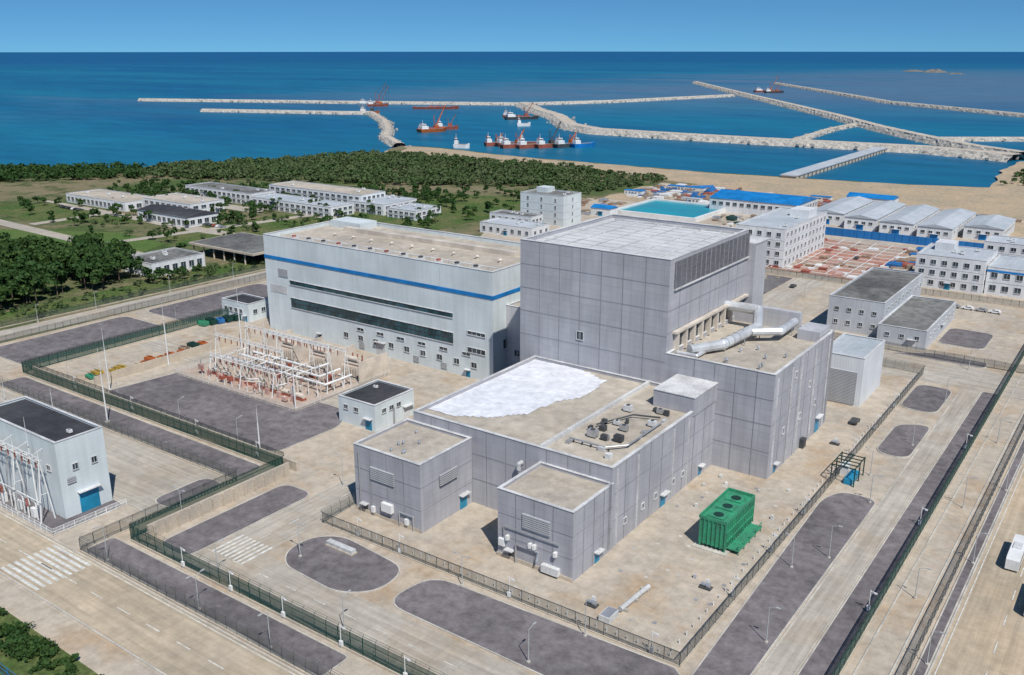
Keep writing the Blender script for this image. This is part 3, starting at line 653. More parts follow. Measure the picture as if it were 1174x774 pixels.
# ---------------------------------------------------------------- lamps & masts
def lamp(x,y,h=9,a=0,double=False):
    o=O('street_lamp',(x,y,0),a); o.cyl('pole',lampp,(0,0,0),(0,0,h),.11,.06,6); o.cyl('base',kerb,(0,0,0),(0,0,.4),.35,n=8)
    for s in ((1,-1) if double else (1,)):
        o.cyl('arm',lampp,(0,0,h-.1),(s*1.3,0,h+.35),.05,n=5); o.box('lantern',lampp,min(s*1.2,s*2.),max(s*1.2,s*2.),-.15,.15,h+.28,h+.42)
    o.done()
for x,y,a in [(-134,112,0),(-76,111,1.5),(-108,99,1.5),(-141,97,1.5),(-100,123,0),(-72,123,0),(-45,175,0),(-50,167,3),(-49,220,3),(-45,140,0),(-45,205,0),(-45,245,0),(-45,285,0),(-45,320,0),
   (-168,108,0),(-150,140,3.1),(-152,158,3.1),(-190,141,1.5),(-215,141,1.5),(-245,141,1.5),(-272,141,1.5),(-346,195,0),(-348,172,0),(-347,230,0),(-345,262,0),(-200,88,4.7),(-165,88,4.7),(-135,88,4.7),(-115,88,4.7),
   (-20.5,110,0),(-20.5,150,0),(-20.5,190,0),(-20.5,230,0),(-20.5,275,0),(-20.5,320,0),(-27,130,0),(-27,170,0),(-27,215,0),(-27,260,0),(-140,330,0),(-110,330,0),(-80,326,0),(-120,380,0),(-120,420,0),(-225,88,4.7),(-255,88,4.7),(-300,200,0),(-300,230,0)]:
    lamp(x,y,U(6.5,8),a,double=random.random()<.15)
def mast(x,y,h):
    o=O('lightning_mast',(x,y,0)); o.cyl('shaft',whitep,(0,0,0),(0,0,h*.7),.24,.13,8); o.cyl('spike',whitep,(0,0,h*.7),(0,0,h),.09,.03,6); o.cyl('base',kerb,(0,0,0),(0,0,.5),.7,n=8); o.cyl('collar',steel,(0,0,h*.7),(0,0,h*.7+.3),.2,n=8); o.done()
for x,y,h in [(-195,90,24),(-233,130,22),(-224,111,18),(-210,88,20),(-256,145,20),(-262,170,22),(-257,196,22),(-198,168,20),(-240,107,18),(-180,140,14)]: mast(x,y,h)
for x,y in [(-130,124),(-118,124),(-90,124),(-60,124.5),(-55.5,150),(-55.5,170),(-55.5,190),(-56,230),(-56,250),(-56,270),(-33,120),(-33,160),(-33,200),(-33,250),(-150,94.5),(-135,94.5),(-120,94.5),(-105,94.5),(-90,94.5),(-180,139),(-205,139),(-235,139),(-265,139)]:
    o=O('camera_pole',(x,y+.8 if y<130 else y,0)); o.cyl('pole',whitep,(0,0,0),(0,0,4.8),.08,n=6); o.box('bracket',whitep,-.05,.9,-.05,.05,4.5,4.6); o.box('camera',whitep,.6,1.2,-.12,.12,4.25,4.5); o.box('cabinet',whitep,-.35,.35,-.2,.2,.5,1.5); o.done()
# ---------------------------------------------------------------- electrical
def gantry(name,x0,x1,y,h,m=None,n=2):
    m=m or whitep
    o=O(name); cols=[x0+(x1-x0)*i/(n-1) for i in range(n)]
    for x in cols:
        for s in(-1,1): o.cyl('legs',m,(x,y+s*1.6,0),(x,y,h),.2,.14,6)
        o.cyl('legs',m,(x,y,h),(x,y,h+3),.1,.03,5); o.cyl('braces',m,(x,y-.9,h*.45),(x,y+.9,h*.45),.08,n=5)
    for dy,dz in((-.5,0),(.5,0),(0,.8)): o.cyl('beam_chords',m,(x0,y+dy,h+dz-.4),(x1,y+dy,h+dz-.4),.09,n=5)
    k=int(abs(x1-x0)/1.2)
    for i in range(k):
        a=x0+(x1-x0)*i/k;b=x0+(x1-x0)*(i+1)/k; s=.5 if i%2 else -.5
        o.cyl('beam_lacing',m,(a,y+s,h-.4),(b,y,h+.4),.05,n=4); o.cyl('beam_lacing',m,(a,y+s,h-.4),(b,y-s,h-.4),.05,n=4)
    for i in range(int(abs(x1-x0)/3)):
        x=min(x0,x1)+1.5+i*3
        o.cyl('insulators',rust,(x,y,h-.5),(x,y,h-2.3),.16,n=6)
    return o.done()
def insul(o,x,y,h=3.2,m=None):
    o.cyl('pedestals',whitep,(x,y,0),(x,y,h),.16,n=6)
    for k in range(5): o.cyl('insulators',m or rust,(x,y,h+k*.4),(x,y,h+k*.4+.25),.26,.16,7)
    o.cyl('caps',steel,(x,y,h+2),(x,y,h+2.3),.2,n=6)
def transformer(x,y,s=1.):
    o=O('power_transformer',(x,y,0))
    o.box('plinth',kerb,-5*s,5*s,-3.6*s,3.6*s,0,.5); o.box('tank',pink,-3.4*s,3.4*s,-1.7*s,1.7*s,.5,4.4*s); o.box('lid',cream,-3.6*s,3.6*s,-1.9*s,1.9*s,4.4*s+.002,4.7*s)
    for k in range(7):
        for t in(-1,1): o.box('radiators',cream,(-3.2+k)*s,(-2.8+k)*s,t*1.8*s,t*3.2*s,1,4*s)
    o.cyl('conservator',cream,(-3*s,-1.2*s,6*s),(2.2*s,-1.2*s,6*s),.7*s,n=12)
    for a in(-2.6,1.8): o.box('conservator_legs',steel,a*s-.1,a*s+.1,-1.3*s,-1.1*s,4.7*s,5.4*s)
    for a in(-2,0,2):
        for k in range(6): o.cyl('bushings',rust,(a*s,.8*s,4.7*s+k*.4),(a*s,.8*s,4.95*s+k*.4),.32,.2,8)
    o.done()
for x in (-204,-219,-234): transformer(x,199,1.05)
o=O('transformer_firewall')
for x in (-196.8,-211.5,-226.5,-241.5): o.box('walls',cream,x-.2,x+.2,193,206,0,7.5)
o.done()
sheet('switchyard_ground',slab('switchyard_gravel',(.40,.30,.25),(.46,.38,.31),joints=False,dirt=.35),rect(-252.5,-196.5,166.5,206),.2)
gantry('switchyard_gantry',-246,-199,190,12,n=4); gantry('switchyard_gantry',-246,-214,178,12,n=3); gantry('switchyard_gantry',-240,-210,171,8,n=3); gantry('switchyard_gantry',-228,-199,183,15,n=2)
o=O('switchyard_bus_duct')
for i,y in enumerate((181,183.5,186)):
    e=-199-i*5
    o.pipe('ducts',whitep,[(-246+i*4,y,3.4+i*.9),(e,y,3.4+i*.9),(e,192,3.4+i*.9)],.36,8)
for k in range(9):
    x=-244+k*5.4
    o.box('supports',cream,x-.15,x+.15,180.4,180.7,0,3.2); o.box('supports',cream,x-.15,x+.15,186.3,186.6,0,5); o.box('supports',cream,x-.15,x+.15,180.7,186.3,2.8,3)
for k in range(8):
    x=-243+k*5.6+U(-.6,.6)
    o.cyl('breakers',cream,(x,173.5,1.6),(x+3,173.5,1.6),.75,n=10); o.cyl('breakers',cream,(x+.7,173.5,2),(x+.2,173.5,6),.25,n=7); o.cyl('breakers',cream,(x+2.3,173.5,2),(x+2.8,173.5,6),.25,n=7)
    o.box('breaker_frames',rust,x-.2,x+3.2,172.7,174.3,0,.9); o.box('control_cabinets',pink,x+.5,x+1.7,170.5,171.3,.2,2.2)
    if k%3!=1: o.cyl('upper_tubes',whitep,(x+2.8,173.5,6),(x+2.8,186,6.4),.14,n=6)
for k in range(40):
    x,y=U(-248,-199),U(168,192); h=U(2,6); o.cyl('risers',random.choice([whitep,cream,steel]),(x,y,0),(x,y,h),U(.1,.25),n=6)
    if k%2: o.cyl('cross_tubes',random.choice([whitep,cream,pink]),(x,y,h),(x+U(-4,4),y+U(-4,4),h+U(-1,1)),.16,n=6)
    else: o.box('junction_boxes',random.choice([pink,cream,rust]),x-.8,x+.8,y-.6,y+.6,h*.4,h*.4+U(.8,1.8))
o.done()
o=O('surge_arrester_row')
for k in range(14): insul(o,-246+k*3.6,177.5+(k%3)*.4,2.6,m=random.choice([rust,cream]))
for k in range(14): insul(o,-246+k*3.6,188.2,3.4,m=random.choice([cream,whitep]))
for k in range(9): insul(o,-242+k*3.6,168.6,2.2,m=rust)
o.done()
gantry('substation_gantry',-224,-191,89.8,15,n=4); 
o=O('substation_switchgear')
for k in range(12): insul(o,-224+k*2.8,88.2+(k%2)*.5,3,m=random.choice([cream,rust,whitep]))
for k in range(5):
    x=-222+k*6.5; o.box('control_cabinets',whitep,x,x+1.4,88.6,89.4,.2,2.4); o.cyl('bus_tubes',whitep,(x,88.4,5.4),(x+6,88.4,5.4),.12,n=6)
    o.cyl('down_droppers',whitep,(x,89.6,14),(x+.6,88.4,5.4),.05,n=4); o.cyl('down_droppers',whitep,(x+2,92.5,16),(x+1,89.6,14.4),.05,n=4)
    for t in (-1,1): o.cyl('props',steel,(x+t*1.2,90.6,0),(x,91.4,12),.12,n=5)
o.done()
# ---------------------------------------------------------------- cooling unit (green)
o=O('green_cooling_unit')
o.box('base',kerb,-70,-62.5,163,180,0,.35)
o.box('body',green,-69,-63.2,164,179,1.1,6.8)
for y in (164.2,169,174,178.6):
    for x in (-68.8,-63.4): o.box('legs',green,x-.2,x+.2,y-.2,y+.2,.35,1.1)
for k in range(16): o.box('ribs',green,-63.2,-62.95,164.1+k*.98,164.35+k*.98,1.1,6.8)
for k in range(7): o.box('ribs',green,-69+k*.95,-68.75+k*.95,163.75,164,1.1,6.8)
for z in (2.8,4.8): o.box('ribs',green,-63.2,-62.85,164,179,z,z+.15)
for k in range(3): o.box('louvres',darkg,-63.2,-63.12,165+k*4.8,168.6+k*4.8,1.4,2.7)
for a in ((-69.2,-63,163.8,164.05),(-69.2,-63,178.95,179.2),(-69.2,-68.95,164.05,178.95),(-63.25,-63,164.05,178.95)): o.box('top_rail',green,*a,6.8,7.5)
for k in range(3): o.box('top_hatches',green,-68,-64.4,165.2+k*4.6,168.4+k*4.6,6.8,7.15); o.cyl('fans',darkg,(-66.1,166.8+k*4.6,7.15),(-66.1,166.8+k*4.6,7.2),1.1,n=16)
o.box('lower_deck',green,-63.1,-60.5,165,178,.9,1.1); 
for k in range(5): o.box('lower_deck_posts',green,-60.7,-60.55,165.1+k*3.1,165.25+k*3.1,0,2.1)
o.box('lower_deck_posts',green,-60.68,-60.57,165,178,2.1,2.2)
o.done()
o=O('horizontal_storage_tank'); o.cyl('tank',trim,(-70.5,133,.8),(-69.8,143,.8),.5,n=16)
for y in (134,138,142.2): o.box('saddles',kerb,-71,-69.4,y-.25,y+.25,0,.6)
o.box('platform',trim,-72.5,-70.2,128.5,132,.1,1.3); o.box('platform_lid',steel,-72.3,-70.4,128.7,131.8,1.302,1.4); o.done()
o=O('covered_trench'); o.box('cover',trim,-133,-125.5,118.3,119.6,.5,1.2); o.box('base',wallc,-133.2,-125.3,118.1,119.8,.05,.5)
for k in range(5): o.box('ribs',steel,-133+k*1.8,-132.9+k*1.8,118.2,118.3,.5,1.2)
o.done()
o=O('steel_access_frame')
for x in(-56,-50.5):
    for y in (211,215,219): o.box('columns',darkg,x-.12,x+.12,y-.12,y+.12,0,4.6)
for y in (211,213,215,217,219): o.box('rafters',darkg,-56.2,-50.3,y-.1,y+.1,4.6,4.8)
for x in (-56,-53.2,-50.5): o.box('rafters',darkg,x-.1,x+.1,210.8,219.2,4.8,4.95)
o.box('cabin',whitep,-55.5,-53.5,216,218.6,.1,2.8); o.box('turnstiles',bluedoor,-53,-51,211.5,218,.1,1.5)
o.done()
for x,y in ((-62,234),(-61,150),(-76,132)):
    o=O('pump_skid',(x,y,0)); o.box('frame',dark,-1.2,1.2,-.7,.7,.1,.4); o.cyl('motor',steel,(-.9,0,.8),(.1,0,.8),.35,n=10); o.cyl('pump',steel,(.2,0,.8),(.9,0,.8),.5,n=10); o.box('panel',whitep,-.4,.4,.6,.8,.4,1.6); o.done()
o=O('manhole_covers')
for k in range(34):
    x,y=U(-118,-58),U(127,200)
    if x<-80 and y>134: x=U(-81,-58)
    o.box('covers',kerb if k%3 else seam,x-.4,x+.4,y-.4,y+.4,.05,.1)
o.done()
o=O('site_bollards')
for k in range(60):
    y=128+k*2.9; o.cyl('bollards',whitep,(-57.4,y,0),(-57.4,y,.9),.12,n=6)
for k in range(40): o.cyl('bollards',whitep,(-139+k*2.1,126.6,0),(-139+k*2.1,126.6,.9),.12,n=6)
for k in range(10): x,y=U(-80,-58),U(128,200); o.box('hydrant_boxes',random.choice([whitep,trim]),x-.3,x+.3,y-.25,y+.25,.05,U(.6,1.1))
o.done()
# ---------------------------------------------------------------- vehicles
def bus(x,y,L=11,rot=0,body=None,name='coach'):
    body=body or whitep
    o=O(name,(x,y,.07),rot); w=1.25
    prof=[(-L/2,.45),(-L/2,2.6),(-L/2+.35,3.1),(L/2-.7,3.1),(L/2-.1,2.2),(L/2,.45)]
    n=len(prof); vs=[(-w,p[0],p[1]) for p in prof]+[(w,p[0],p[1]) for p in prof]
    o.raw('body',body,vs,[tuple(range(n))[::-1],tuple(range(n,2*n))]+[(i,(i+1)%n,n+(i+1)%n,n+i) for i in range(n)])
    for s in(-1,1): o.box('side_windows',gl,s*w-.02,s*w+.02,-L/2+.6,L/2-1.,1.6,2.6)
    o.box('windscreen',gl,-w*.88,w*.88,L/2-.16,L/2+.02,1.2,2.15)
    for yy in(-L/2+2,L/2-2.2):
        for s in(-1,1): o.cyl('wheels',black,(s*(w-.25),yy,.48),(s*(w+.04),yy,.48),.48,n=14)
    o.box('roof_unit',trim,-.8,.8,-1.5,1.2,3.1,3.35); o.done()
bus(-13.6,197,12); bus(-8,181,12)
def car(x,y,rot,m):
    o=O('parked_car',(x,y,.07),rot); w=.9
    prof=[(-2.2,.35),(-2.25,.85),(-1.9,1.0),(-1.4,1.45),(.3,1.48),(1.1,1.0),(2.1,.85),(2.25,.35)]
    n=len(prof); vs=[(-w,p[0],p[1]) for p in prof]+[(w,p[0],p[1]) for p in prof]
    o.raw('body',m,vs,[tuple(range(n))[::-1],tuple(range(n,2*n))]+[(i,(i+1)%n,n+(i+1)%n,n+i) for i in range(n)])
    for s in(-1,1): o.box('windows',gl,s*w-.01,s*w+.01,-1.3,.5,1.02,1.36)
    o.raw('windows',gl,[(-.8,.36,1.49),(.8,.36,1.49),(.8,1.06,1.06),(-.8,1.06,1.06)],[(0,1,2,3)])
    for yy in(-1.4,1.4):
        for s in(-1,1): o.cyl('wheels',black,(s*.7,yy,.33),(s*.92,yy,.33),.33,n=10)
    o.done()
carc=[whitep,steel,dark,black,rust]
for k in range(7): car(-600+k*3.3,325,0,random.choice(carc))
for k in range(6): car(-470+k*3.3,340,0,random.choice(carc))
for k in range(5): car(-70+k*5,400,1.57,random.choice(carc))
car(-62,252,.0,dark); car(-128,352,0,whitep); car(-124,470,0,dark); car(-146,192,0,whitep); car(-130,395,0,dark)
def stack(x,y,m,a,b,h,name='equipment_skid'):
    o=O(name,(x,y,0),U(-.2,.2)); o.box('pallet',dark,-a,a,-b,b,0,.25)
    k=max(2,int(a*2/1.2))
    for i in range(k):
        x0=-a+2*a*i/k; o.box('load',m,x0+.06,x0+2*a/k-.06,-b+.1,b-.1,.25,h*U(.6,1))
    o.box('straps',black,-a,a,-.1,.1,h+.01,h+.05); o.done()
cl=[yellow,green,orange,bluetarp,brownm,darkg,rust]
for k in range(13): stack(-271+U(-3,3),148+k*3.6,random.choice(cl),U(1.,2.2),U(.8,1.6),U(.9,2.))
for k in range(5): stack(-292+k*1.,206+k*3,random.choice([bluetarp,darkg,green]),2,1.4,2.4)
o=O('construction_materials')
def clutter(region,n,mats,hm=2.2,sz=4):
    for (x,y) in scatter(region,n):
        m=random.choice(mats); a,b,h=U(.8,sz),U(.8,sz),U(.4,hm); o.box(m.name+'_stacks',m,x-a,x+a,y-b,y+b,0.06,h)
clutter([(-325,585),(-250,585),(-250,665),(-322,660)],170,[brownm,rust,whitep,brownm,steel,wallc,bluetarp])
clutter([(-245,606),(-182,606),(-185,645),(-245,660)],130,[brownm,rust,rust,steel,brownm,wallc])
clutter([(-150,624),(-72,620),(-72,640),(-150,645)],40,[brownm,steel,wallc])
clutter([(-230,440),(-182,440),(-182,556),(-230,556)],110,[brownm,steel,wallc,whitep,rust,darkg],2,3)
clutter([(-105,440),(-95,440),(-95,520),(-105,520)],30,[brownm,bluetarp,wallc])
clutter([(-156,424),(-106,424),(-106,515),(-156,515)],60,[rust,whitep,pink,brownm],1.2,2.5)
clutter([(-340,500),(-300,500),(-300,560),(-340,560)],40,[brownm,wallc,steel])
clutter([(-100,462),(-20,466),(-20,484),(-100,482)],40,[brownm,wallc,whitep,rust])
clutter([(-158,330),(-138,330),(-138,410),(-158,410)],16,[steel,dark,wallc,brownm],1.5,1.6)
o.done()
for (x,y) in scatter([(-300,610),(-255,600),(-255,660),(-300,650)],5):
    o=O('blue_tarpaulin_pile',(x,y,0),U(0,3)); o.gable('tarp',bluetarp,-9,9,-3,3,1.2,1.8,'x'); o.box('stack',brownm,-9,9,-2.8,2.8,.06,1.19); o.done()
for (x,y) in [(-320,600),(-305,640),(-330,520),(-215,640),(-290,640),(-270,590),(-200,650),(-240,640)]:
    o=O('site_cabin',(x,y,0),0); o.box('walls',whitep,-7,7,-2.5,2.5,.1,2.9); o.box('roof',blue if x%3==1 else roof_lgrey,-7.2,7.2,-2.7,2.7,2.9,3.1); wins(o,'S',-2.5,-6.5,6.5,5,1.2,2.1,1.1); door(o,'S',-2.5,0,.9,2); o.done()
# ---------------------------------------------------------------- breakwaters
def breakwater(pts,w,h=4.,name='breakwater',cw=.16):
    P=subdiv(pts,7 if w<30 else 6,.8); o=O(name)
    prof=[(-.5,-4),(-.40,-1),(-.32,h*.35),(-.24,h*.7),(-cw,h),(cw,h),(.24,h*.7),(.32,h*.35),(.40,-1),(.5,-4)]
    vs=[];fs=[];m=len(prof)
    for i,p in enumerate(P):
        a=Vector(P[max(0,i-1)]);b=Vector(P[min(len(P)-1,i+1)]);d=(b-a).normalized();nr=Vector((d.y,-d.x))
        for k,(u,z) in enumerate(prof):
            j=0 if k in(4,5) else 1
            vs.append((p[0]+nr.x*(u*w+j*U(-1.2,1.2)),p[1]+nr.y*(u*w+j*U(-1.2,1.2)),z+j*U(-.8,.8)))
    for i in range(len(P)-1):
        for k in range(m-1): 
            if k!=4: fs.append((i*m+k,i*m+k+1,(i+1)*m+k+1,(i+1)*m+k))
    o.raw('armour_rock',rock,vs,fs)
    cs=[(i*m+4,i*m+5,(i+1)*m+5,(i+1)*m+4) for i in range(len(P)-1)]
    o.raw('crest_road',crest,vs,cs)
    for i in range(int(len(P)*3)):
        p=random.choice(P); r=U(.8,1.8); x=p[0]+U(-.45,.45)*w; y=p[1]+U(-.45,.45)*w; z=U(-1,1.5)
        vs2=[(x+U(.6,1)*r*a,y+U(.6,1)*r*b,z+U(.6,1)*r*c) for a in(-1,1) for b in(-1,1) for c in(-1,1)]
        o.raw('boulders',rock,vs2,[(0,1,3,2),(4,6,7,5),(0,4,5,1),(2,3,7,6),(0,2,6,4),(1,5,7,3)])
    return o.done()
breakwater([(-1807,1176),(-1600,1268),(-1375,1360),(-1200,1445),(-1055,1512),(-965,1693),(-869,2088)],19)
breakwater([(-1400,1031),(-1143,1129),(-1113,1150),(-960,1020),(-849,908),(-780,830),(-699,765)],20,3.5)
breakwater([(-1055,1512),(-900,1340),(-802,1244),(-690,1100),(-617,1048),(-500,1040),(-397,1039),(-300,1043),(-220,1047),(-129,1013)],42,5,cw=.2)
breakwater([(-1327,2875),(-900,2200),(-448,1497),(-330,1300),(-250,1184),(-180,1090),(-127,1043)],30,5,cw=.2)
breakwater([(-1083,2947),(-700,2330),(-495,1989),(-218,1712),(0,1500)],22,4)
breakwater([(-250,1184),(-155,1252),(0,1330)],18,3)
breakwater([(-367,1060),(-384,1250),(-384,1388)],16,2.5)
o=O('harbour_pier'); o.box('deck',roof_lgrey,-267,-253,752,1030,1.8,2.6); o.box('wall_sides',wallc,-266.5,-253.5,753,1029.5,-4,1.79)
for k in range(26): o.box('fenders',dark,-253.48,-253,760+k*10.4,761+k*10.4,-1.4,1.7)
o.box('kerb',trim,-253.6,-253.1,752,1030,2.602,3.0); o.done()
def islet(x,y,a,b,h):
    o=O('rocky_islet'); n=24; vs=[];
    for r in range(4):
        for i in range(n):
            t=2*math.pi*i/n; q=1-r/4; vs.append((x+math.cos(t)*a*q*U(.8,1.1),y+math.sin(t)*b*q*U(.8,1.1),-3+h*(r/3)**.7*U(.7,1.1)+ (1 if r else 0)))
    fs=[(r*n+i,r*n+(i+1)%n,(r+1)*n+(i+1)%n,(r+1)*n+i) for r in range(3) for i in range(n)]+[tuple(range(3*n,4*n))]
    o.raw('rock',rockd,vs,fs); o.done()
islet(-1052,5000,60,90,16); islet(-1180,5150,60,40,9); islet(-900,4700,50,30,6)
# ---------------------------------------------------------------- ships
def hull(o,L,W,h,m,part='hull'):
    out=[(-L/2,-W/2*.9),(L*.28,-W/2),(L*.42,-W*.3),(L/2,0),(L*.42,W*.3),(L*.28,W/2),(-L/2,W/2*.9)]
    n=len(out); vs=[(p[0]*.94,p[1]*.85,-1.9) for p in out]+[(p[0],p[1],h+(1.2 if p[0]>L*.4 else 0)) for p in out]
    o.raw(part,m,vs,[(i,(i+1)%n,n+(i+1)%n,n+i) for i in range(n)]+[tuple(range(n,2*n))])
def ship(x,y,rot,L,W,hm,crane=None,house=True,name='dredging_vessel'):
    o=O(name,(x,y,0),rot); hull(o,L,W,2.6,hm)
    cm=random.choice([orange,rust,dark,rust])
    o.box('deck',random.choice([brownm,steel]),-L*.44,L*.3,-W*.4,W*.4,2.65,2.8)
    if house:
        o.box('deckhouse',whitep,-L*.44,-L*.22,-W*.36,W*.36,2.8,6.2); o.box('bridge',whitep,-L*.42,-L*.28,-W*.28,W*.28,6.2,9.); o.box('bridge_windows',gl,-L*.28,-L*.275,-W*.26,W*.26,7.2,8.3)
        o.box('bridge_windows',gl,-L*.42,-L*.29,-W*.285,-W*.281,7.2,8.3); o.cyl('mast',whitep,(-L*.35,0,9),(-L*.35,0,14),.25,.1,6); o.cyl('funnel',rust,(-L*.4,0,6.2),(-L*.4,0,10),.9,n=8)
    if crane:
        H=crane; bx=L*.12
        o.box('crane_cab',cm,bx-3,bx+3,-2.5,2.5,2.8,6.5)
        for s in(-1.3,1.3):
            o.cyl('crane_boom',cm,(bx,s,6),(bx+H*.45,s*.2,H),.4,n=5); o.cyl('crane_gantry',cm,(bx-2,s,6.5),(bx-3,s,6.5+H*.4),.3,n=5)
        k=8
        for i in range(k): 
            t=i/k;t2=(i+1)/k;s=1 if i%2 else -1
            o.cyl('crane_lacing',cm,(bx+H*.45*t,s*1.3*(1-t*.8),6+(H-6)*t),(bx+H*.45*t2,-s*1.3*(1-t2*.8),6+(H-6)*t2),.2,n=4)
        o.cyl('crane_cables',dark,(bx-3,0,6.5+H*.4),(bx+H*.45,0,H),.2,n=4); o.cyl('crane_cables',dark,(bx+H*.45,0,H),(bx+H*.45,0,5),.2,n=4)
    if L>40: 
        for k in range(3): o.box('hatches',rust,-L*.15+k*L*.13,-L*.15+k*L*.13+L*.1,-W*.25,W*.25,2.8,4)
    o.done()
ship(-1290,1342,.6,60,16,steel,crane=40,name='crane_vessel'); ship(-1262,1325,.6,40,14,rust,crane=36,name='crane_vessel')
ship(-1119,1326,.62,85,20,rust,house=False,name='cargo_barge')
ship(-804,945,1.2,42,16,orange,crane=32,name='crane_vessel'); ship(-812,985,.7,30,10,rust,crane=18,name='workboat')
ship(-840,1200,.9,55,15,dark,crane=24); ship(-870,1215,.2,30,9,rust,name='tugboat')
for x,y,r,L,c in [(-612,850,1.2,34,None),(-596,838,1.2,36,18),(-580,846,1.25,38,None),(-566,860,1.2,34,26),(-552,878,1.3,40,14),(-538,888,1.2,32,None),(-598,868,.6,24,None),(-625,842,1.0,26,12)]:
    ship(x,y,r,L,9,random.choice([rust,dark,rust,blue]),crane=c,name='dredging_vessel' if c else 'workboat')
ship(-891,2365,.7,70,18,rust,crane=40,name='crane_vessel'); ship(-860,2330,.7,50,16,dark,crane=26,name='crane_vessel')
ship(-1125,1160,.5,34,12,orange,crane=16,name='workboat'); ship(-640,800,.4,18,6,whitep,name='workboat'); ship(-760,1090,.8,20,7,whitep,name='workboat')
# ---------------------------------------------------------------- trees
def treemass(name,pts,hts,rad,nleaf,leaf,lm,trunks=True):
    allv=[];
    for (x,y),h in zip(pts,hts):
        r=rad*h*rng.uniform(.8,1.2); nc=6
        cc=np.stack([rng.normal(0,r*.5,nc),rng.normal(0,r*.5,nc),rng.uniform(h*.4,h*.92,nc)],1)
        ci=rng.integers(0,nc,nleaf); d=rng.normal(size=(nleaf,3)); d/=np.linalg.norm(d,axis=1)[:,None]; d[:,2]=np.abs(d[:,2])*.9-.15
        p=cc[ci]+d*(r*.52*rng.uniform(.7,1.05,nleaf))[:,None]
        p[:,2]=np.clip(p[:,2],h*.15,h)
        nrm=d+rng.normal(0,.45,(nleaf,3)); nrm/=np.linalg.norm(nrm,axis=1)[:,None]
        a=np.cross(nrm,rng.normal(size=(nleaf,3))); a/=np.linalg.norm(a,axis=1)[:,None]; b=np.cross(nrm,a)
        s=(leaf*rng.uniform(.6,1.3,nleaf))[:,None]
        q=np.stack([p-a*s-b*s*.6,p+a*s*.8-b*s*.7,p+a*s+b*s*.6,p-a*s*.7+b*s*.8],1)+np.array([x,y,0])
        allv.append(q.reshape(-1,3))
    V=np.concatenate(allv); nf=len(V)//4
    me=bpy.data.meshes.new('foliage'); me.vertices.add(len(V)); me.vertices.foreach_set('co',V.ravel())
    me.loops.add(len(V)); me.loops.foreach_set('vertex_index',np.arange(len(V),dtype=np.int32))
    me.polygons.add(nf); me.polygons.foreach_set('loop_start',np.arange(0,len(V),4,dtype=np.int32)); me.polygons.foreach_set('loop_total',np.full(nf,4,dtype=np.int32))
    me.materials.append(lm); me.update(calc_edges=True); me.validate()
    e=bpy.data.objects.new(name,None); scene.collection.objects.link(e)
    ob=bpy.data.objects.new('foliage',me); scene.collection.objects.link(ob); ob.parent=e
    if trunks:
        t=O('trunks')
        for (x,y),h in zip(pts,hts):
            t.cyl('trunks',bark,(x,y,0),(x+U(-.3,.3),y+U(-.3,.3),h*.6),h*.025,h*.01,5)
            for k in range(3): a=U(0,6.28); t.cyl('trunks',bark,(x,y,h*U(.3,.45)),(x+math.cos(a)*h*.2,y+math.sin(a)*h*.2,h*.7),h*.012,h*.005,4)
        tt=t.done(); tt.parent=e
def grove(name,poly,n,h0,h1,rad,nl,leaf,lm,tr=True):
    p=scatter(poly,n); treemass(name,p,[U(h0,h1) for _ in p],rad,nl,leaf,lm,tr)
grove('tree_grove',[(-470,120),(-374,120),(-374,165),(-378,232),(-405,252),(-425,248),(-470,205)],300,10,15,.40,270,.75,leafA)
grove('roadside_trees',[(-400,236),(-360,232),(-352,262),(-376,240)],8,5,8,.4,160,.5,leafA)
grove('shore_woodland',[(-745,500),(-690,585),(-660,690),(-540,698),(-420,700),(-380,660),(-400,590),(-480,540),(-590,490),(-700,440)],1900,2,6,.8,45,.9,leafB,False)
grove('shore_woodland',[(-1000,250),(-850,385),(-745,480),(-690,440),(-760,360),(-900,220)],700,3,7,.7,45,1.0,leafA,False)
grove('campus_trees',[(-650,300),(-400,275),(-340,340),(-345,560),(-420,560),(-640,400)],190,4,8,.42,90,.7,leafA)
grove('campus_trees',[(-640,378),(-480,380),(-400,462),(-400,520),(-480,500),(-640,430)],140,4,7,.5,80,.7,leafA)
grove('campus_shrubs',[(-560,300),(-470,290),(-400,330),(-400,410),(-470,410)],90,1.5,3.5,.6,60,.5,leafB,False)
grove('coastal_scrub',[(-350,560),(-330,690),(-430,700),(-400,570)],260,1.5,3.5,.8,40,.8,leafB,False)
grove('verge_hedge',[(-300,60.5),(-105,60.5),(-105,65),(-300,65)],330,.8,1.8,.8,60,.3,leafA,False)
grove('verge_shrubs',[(-300,20),(-105,20),(-105,56),(-300,56)],200,.5,1.2,.8,50,.25,leafB,False)
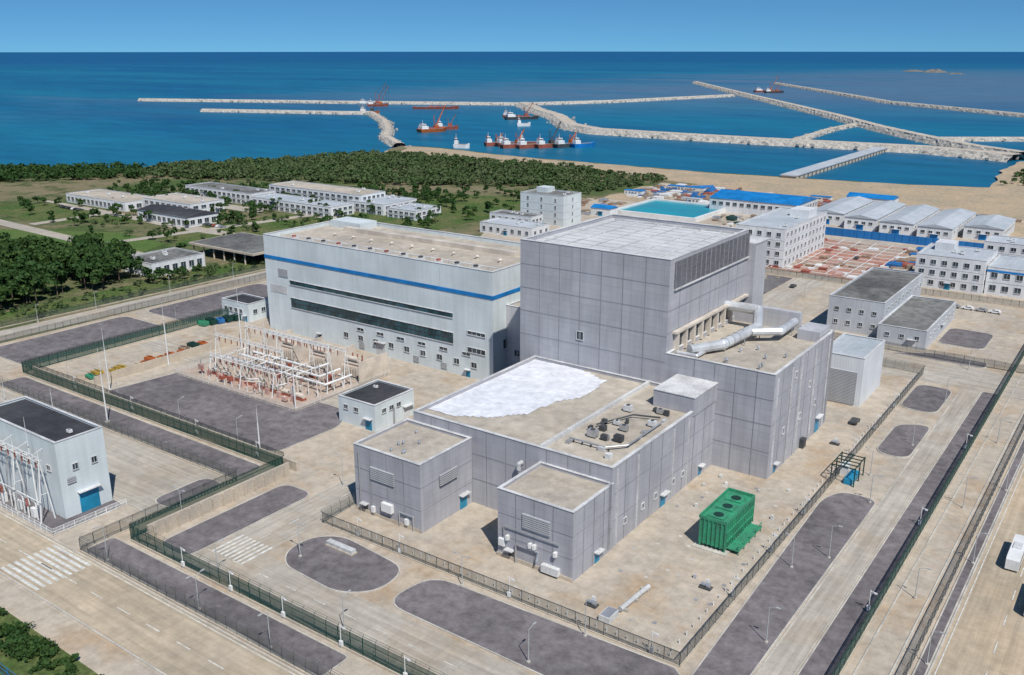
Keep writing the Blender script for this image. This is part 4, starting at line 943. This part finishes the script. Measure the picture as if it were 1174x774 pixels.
grove('roadside_scrub',[(-372,120),(-352,120),(-350,290),(-372,290)],120,.8,2.2,.8,50,.4,leafB,False)
grove('coastal_scrub',[(-112,800),(-60,800),(-50,990),(-105,990)],160,2,4,.7,40,.9,leafB,False)
# ---------------------------------------------------------------- light, sky, camera
el=math.radians(53); sx,sy=.82,-.57; nrm=math.hypot(sx,sy); sx/=nrm;sy/=nrm
L=bpy.data.lights.new('sun','SUN'); L.energy=4.8; L.angle=math.radians(.5); L.color=(1,.96,.89)
lo=bpy.data.objects.new('sun',L); scene.collection.objects.link(lo)
lo.rotation_euler=Vector((sx*math.cos(el),sy*math.cos(el),math.sin(el))).to_track_quat('Z','Y').to_euler()
w=bpy.data.worlds.new("World"); scene.world=w; w.use_nodes=True; nt=w.node_tree; bg=nt.nodes['Background']
sk=nt.nodes.new('ShaderNodeTexSky'); sk.sky_type='NISHITA'; sk.sun_disc=False; sk.sun_elevation=el; sk.sun_rotation=math.atan2(sx,sy); sk.air_density=1.0; sk.dust_density=.3; sk.ozone_density=3.; sk.altitude=100
tc=nt.nodes.new('ShaderNodeTexCoord'); va=nt.nodes.new('ShaderNodeVectorMath'); va.operation='MULTIPLY_ADD'; va.inputs[1].default_value=(1,1,1.8); va.inputs[2].default_value=(0,0,.11)
nt.links.new(tc.outputs['Generated'],va.inputs[0]); vn=nt.nodes.new('ShaderNodeVectorMath'); vn.operation='NORMALIZE'; nt.links.new(va.outputs[0],vn.inputs[0]); nt.links.new(vn.outputs[0],sk.inputs[0])
c=mixc(nt,1.,sk.outputs[0],(.46,.88,1.12),'MULTIPLY')
nt.links.new(c,bg.inputs[0]); bg.inputs[1].default_value=.088
scene.view_settings.view_transform='Standard'; scene.view_settings.look='None'; scene.view_settings.exposure=0
cam=bpy.data.cameras.new('camera'); cam.sensor_width=36; cam.lens=36*1060/1174; cam.clip_end=200000; cam.clip_start=1
co=bpy.data.objects.new('camera',cam); scene.collection.objects.link(co); co.location=(0,0,100)
co.rotation_euler=(math.radians(90)-math.atan(329/1060),0,math.radians(35.6)); scene.camera=co
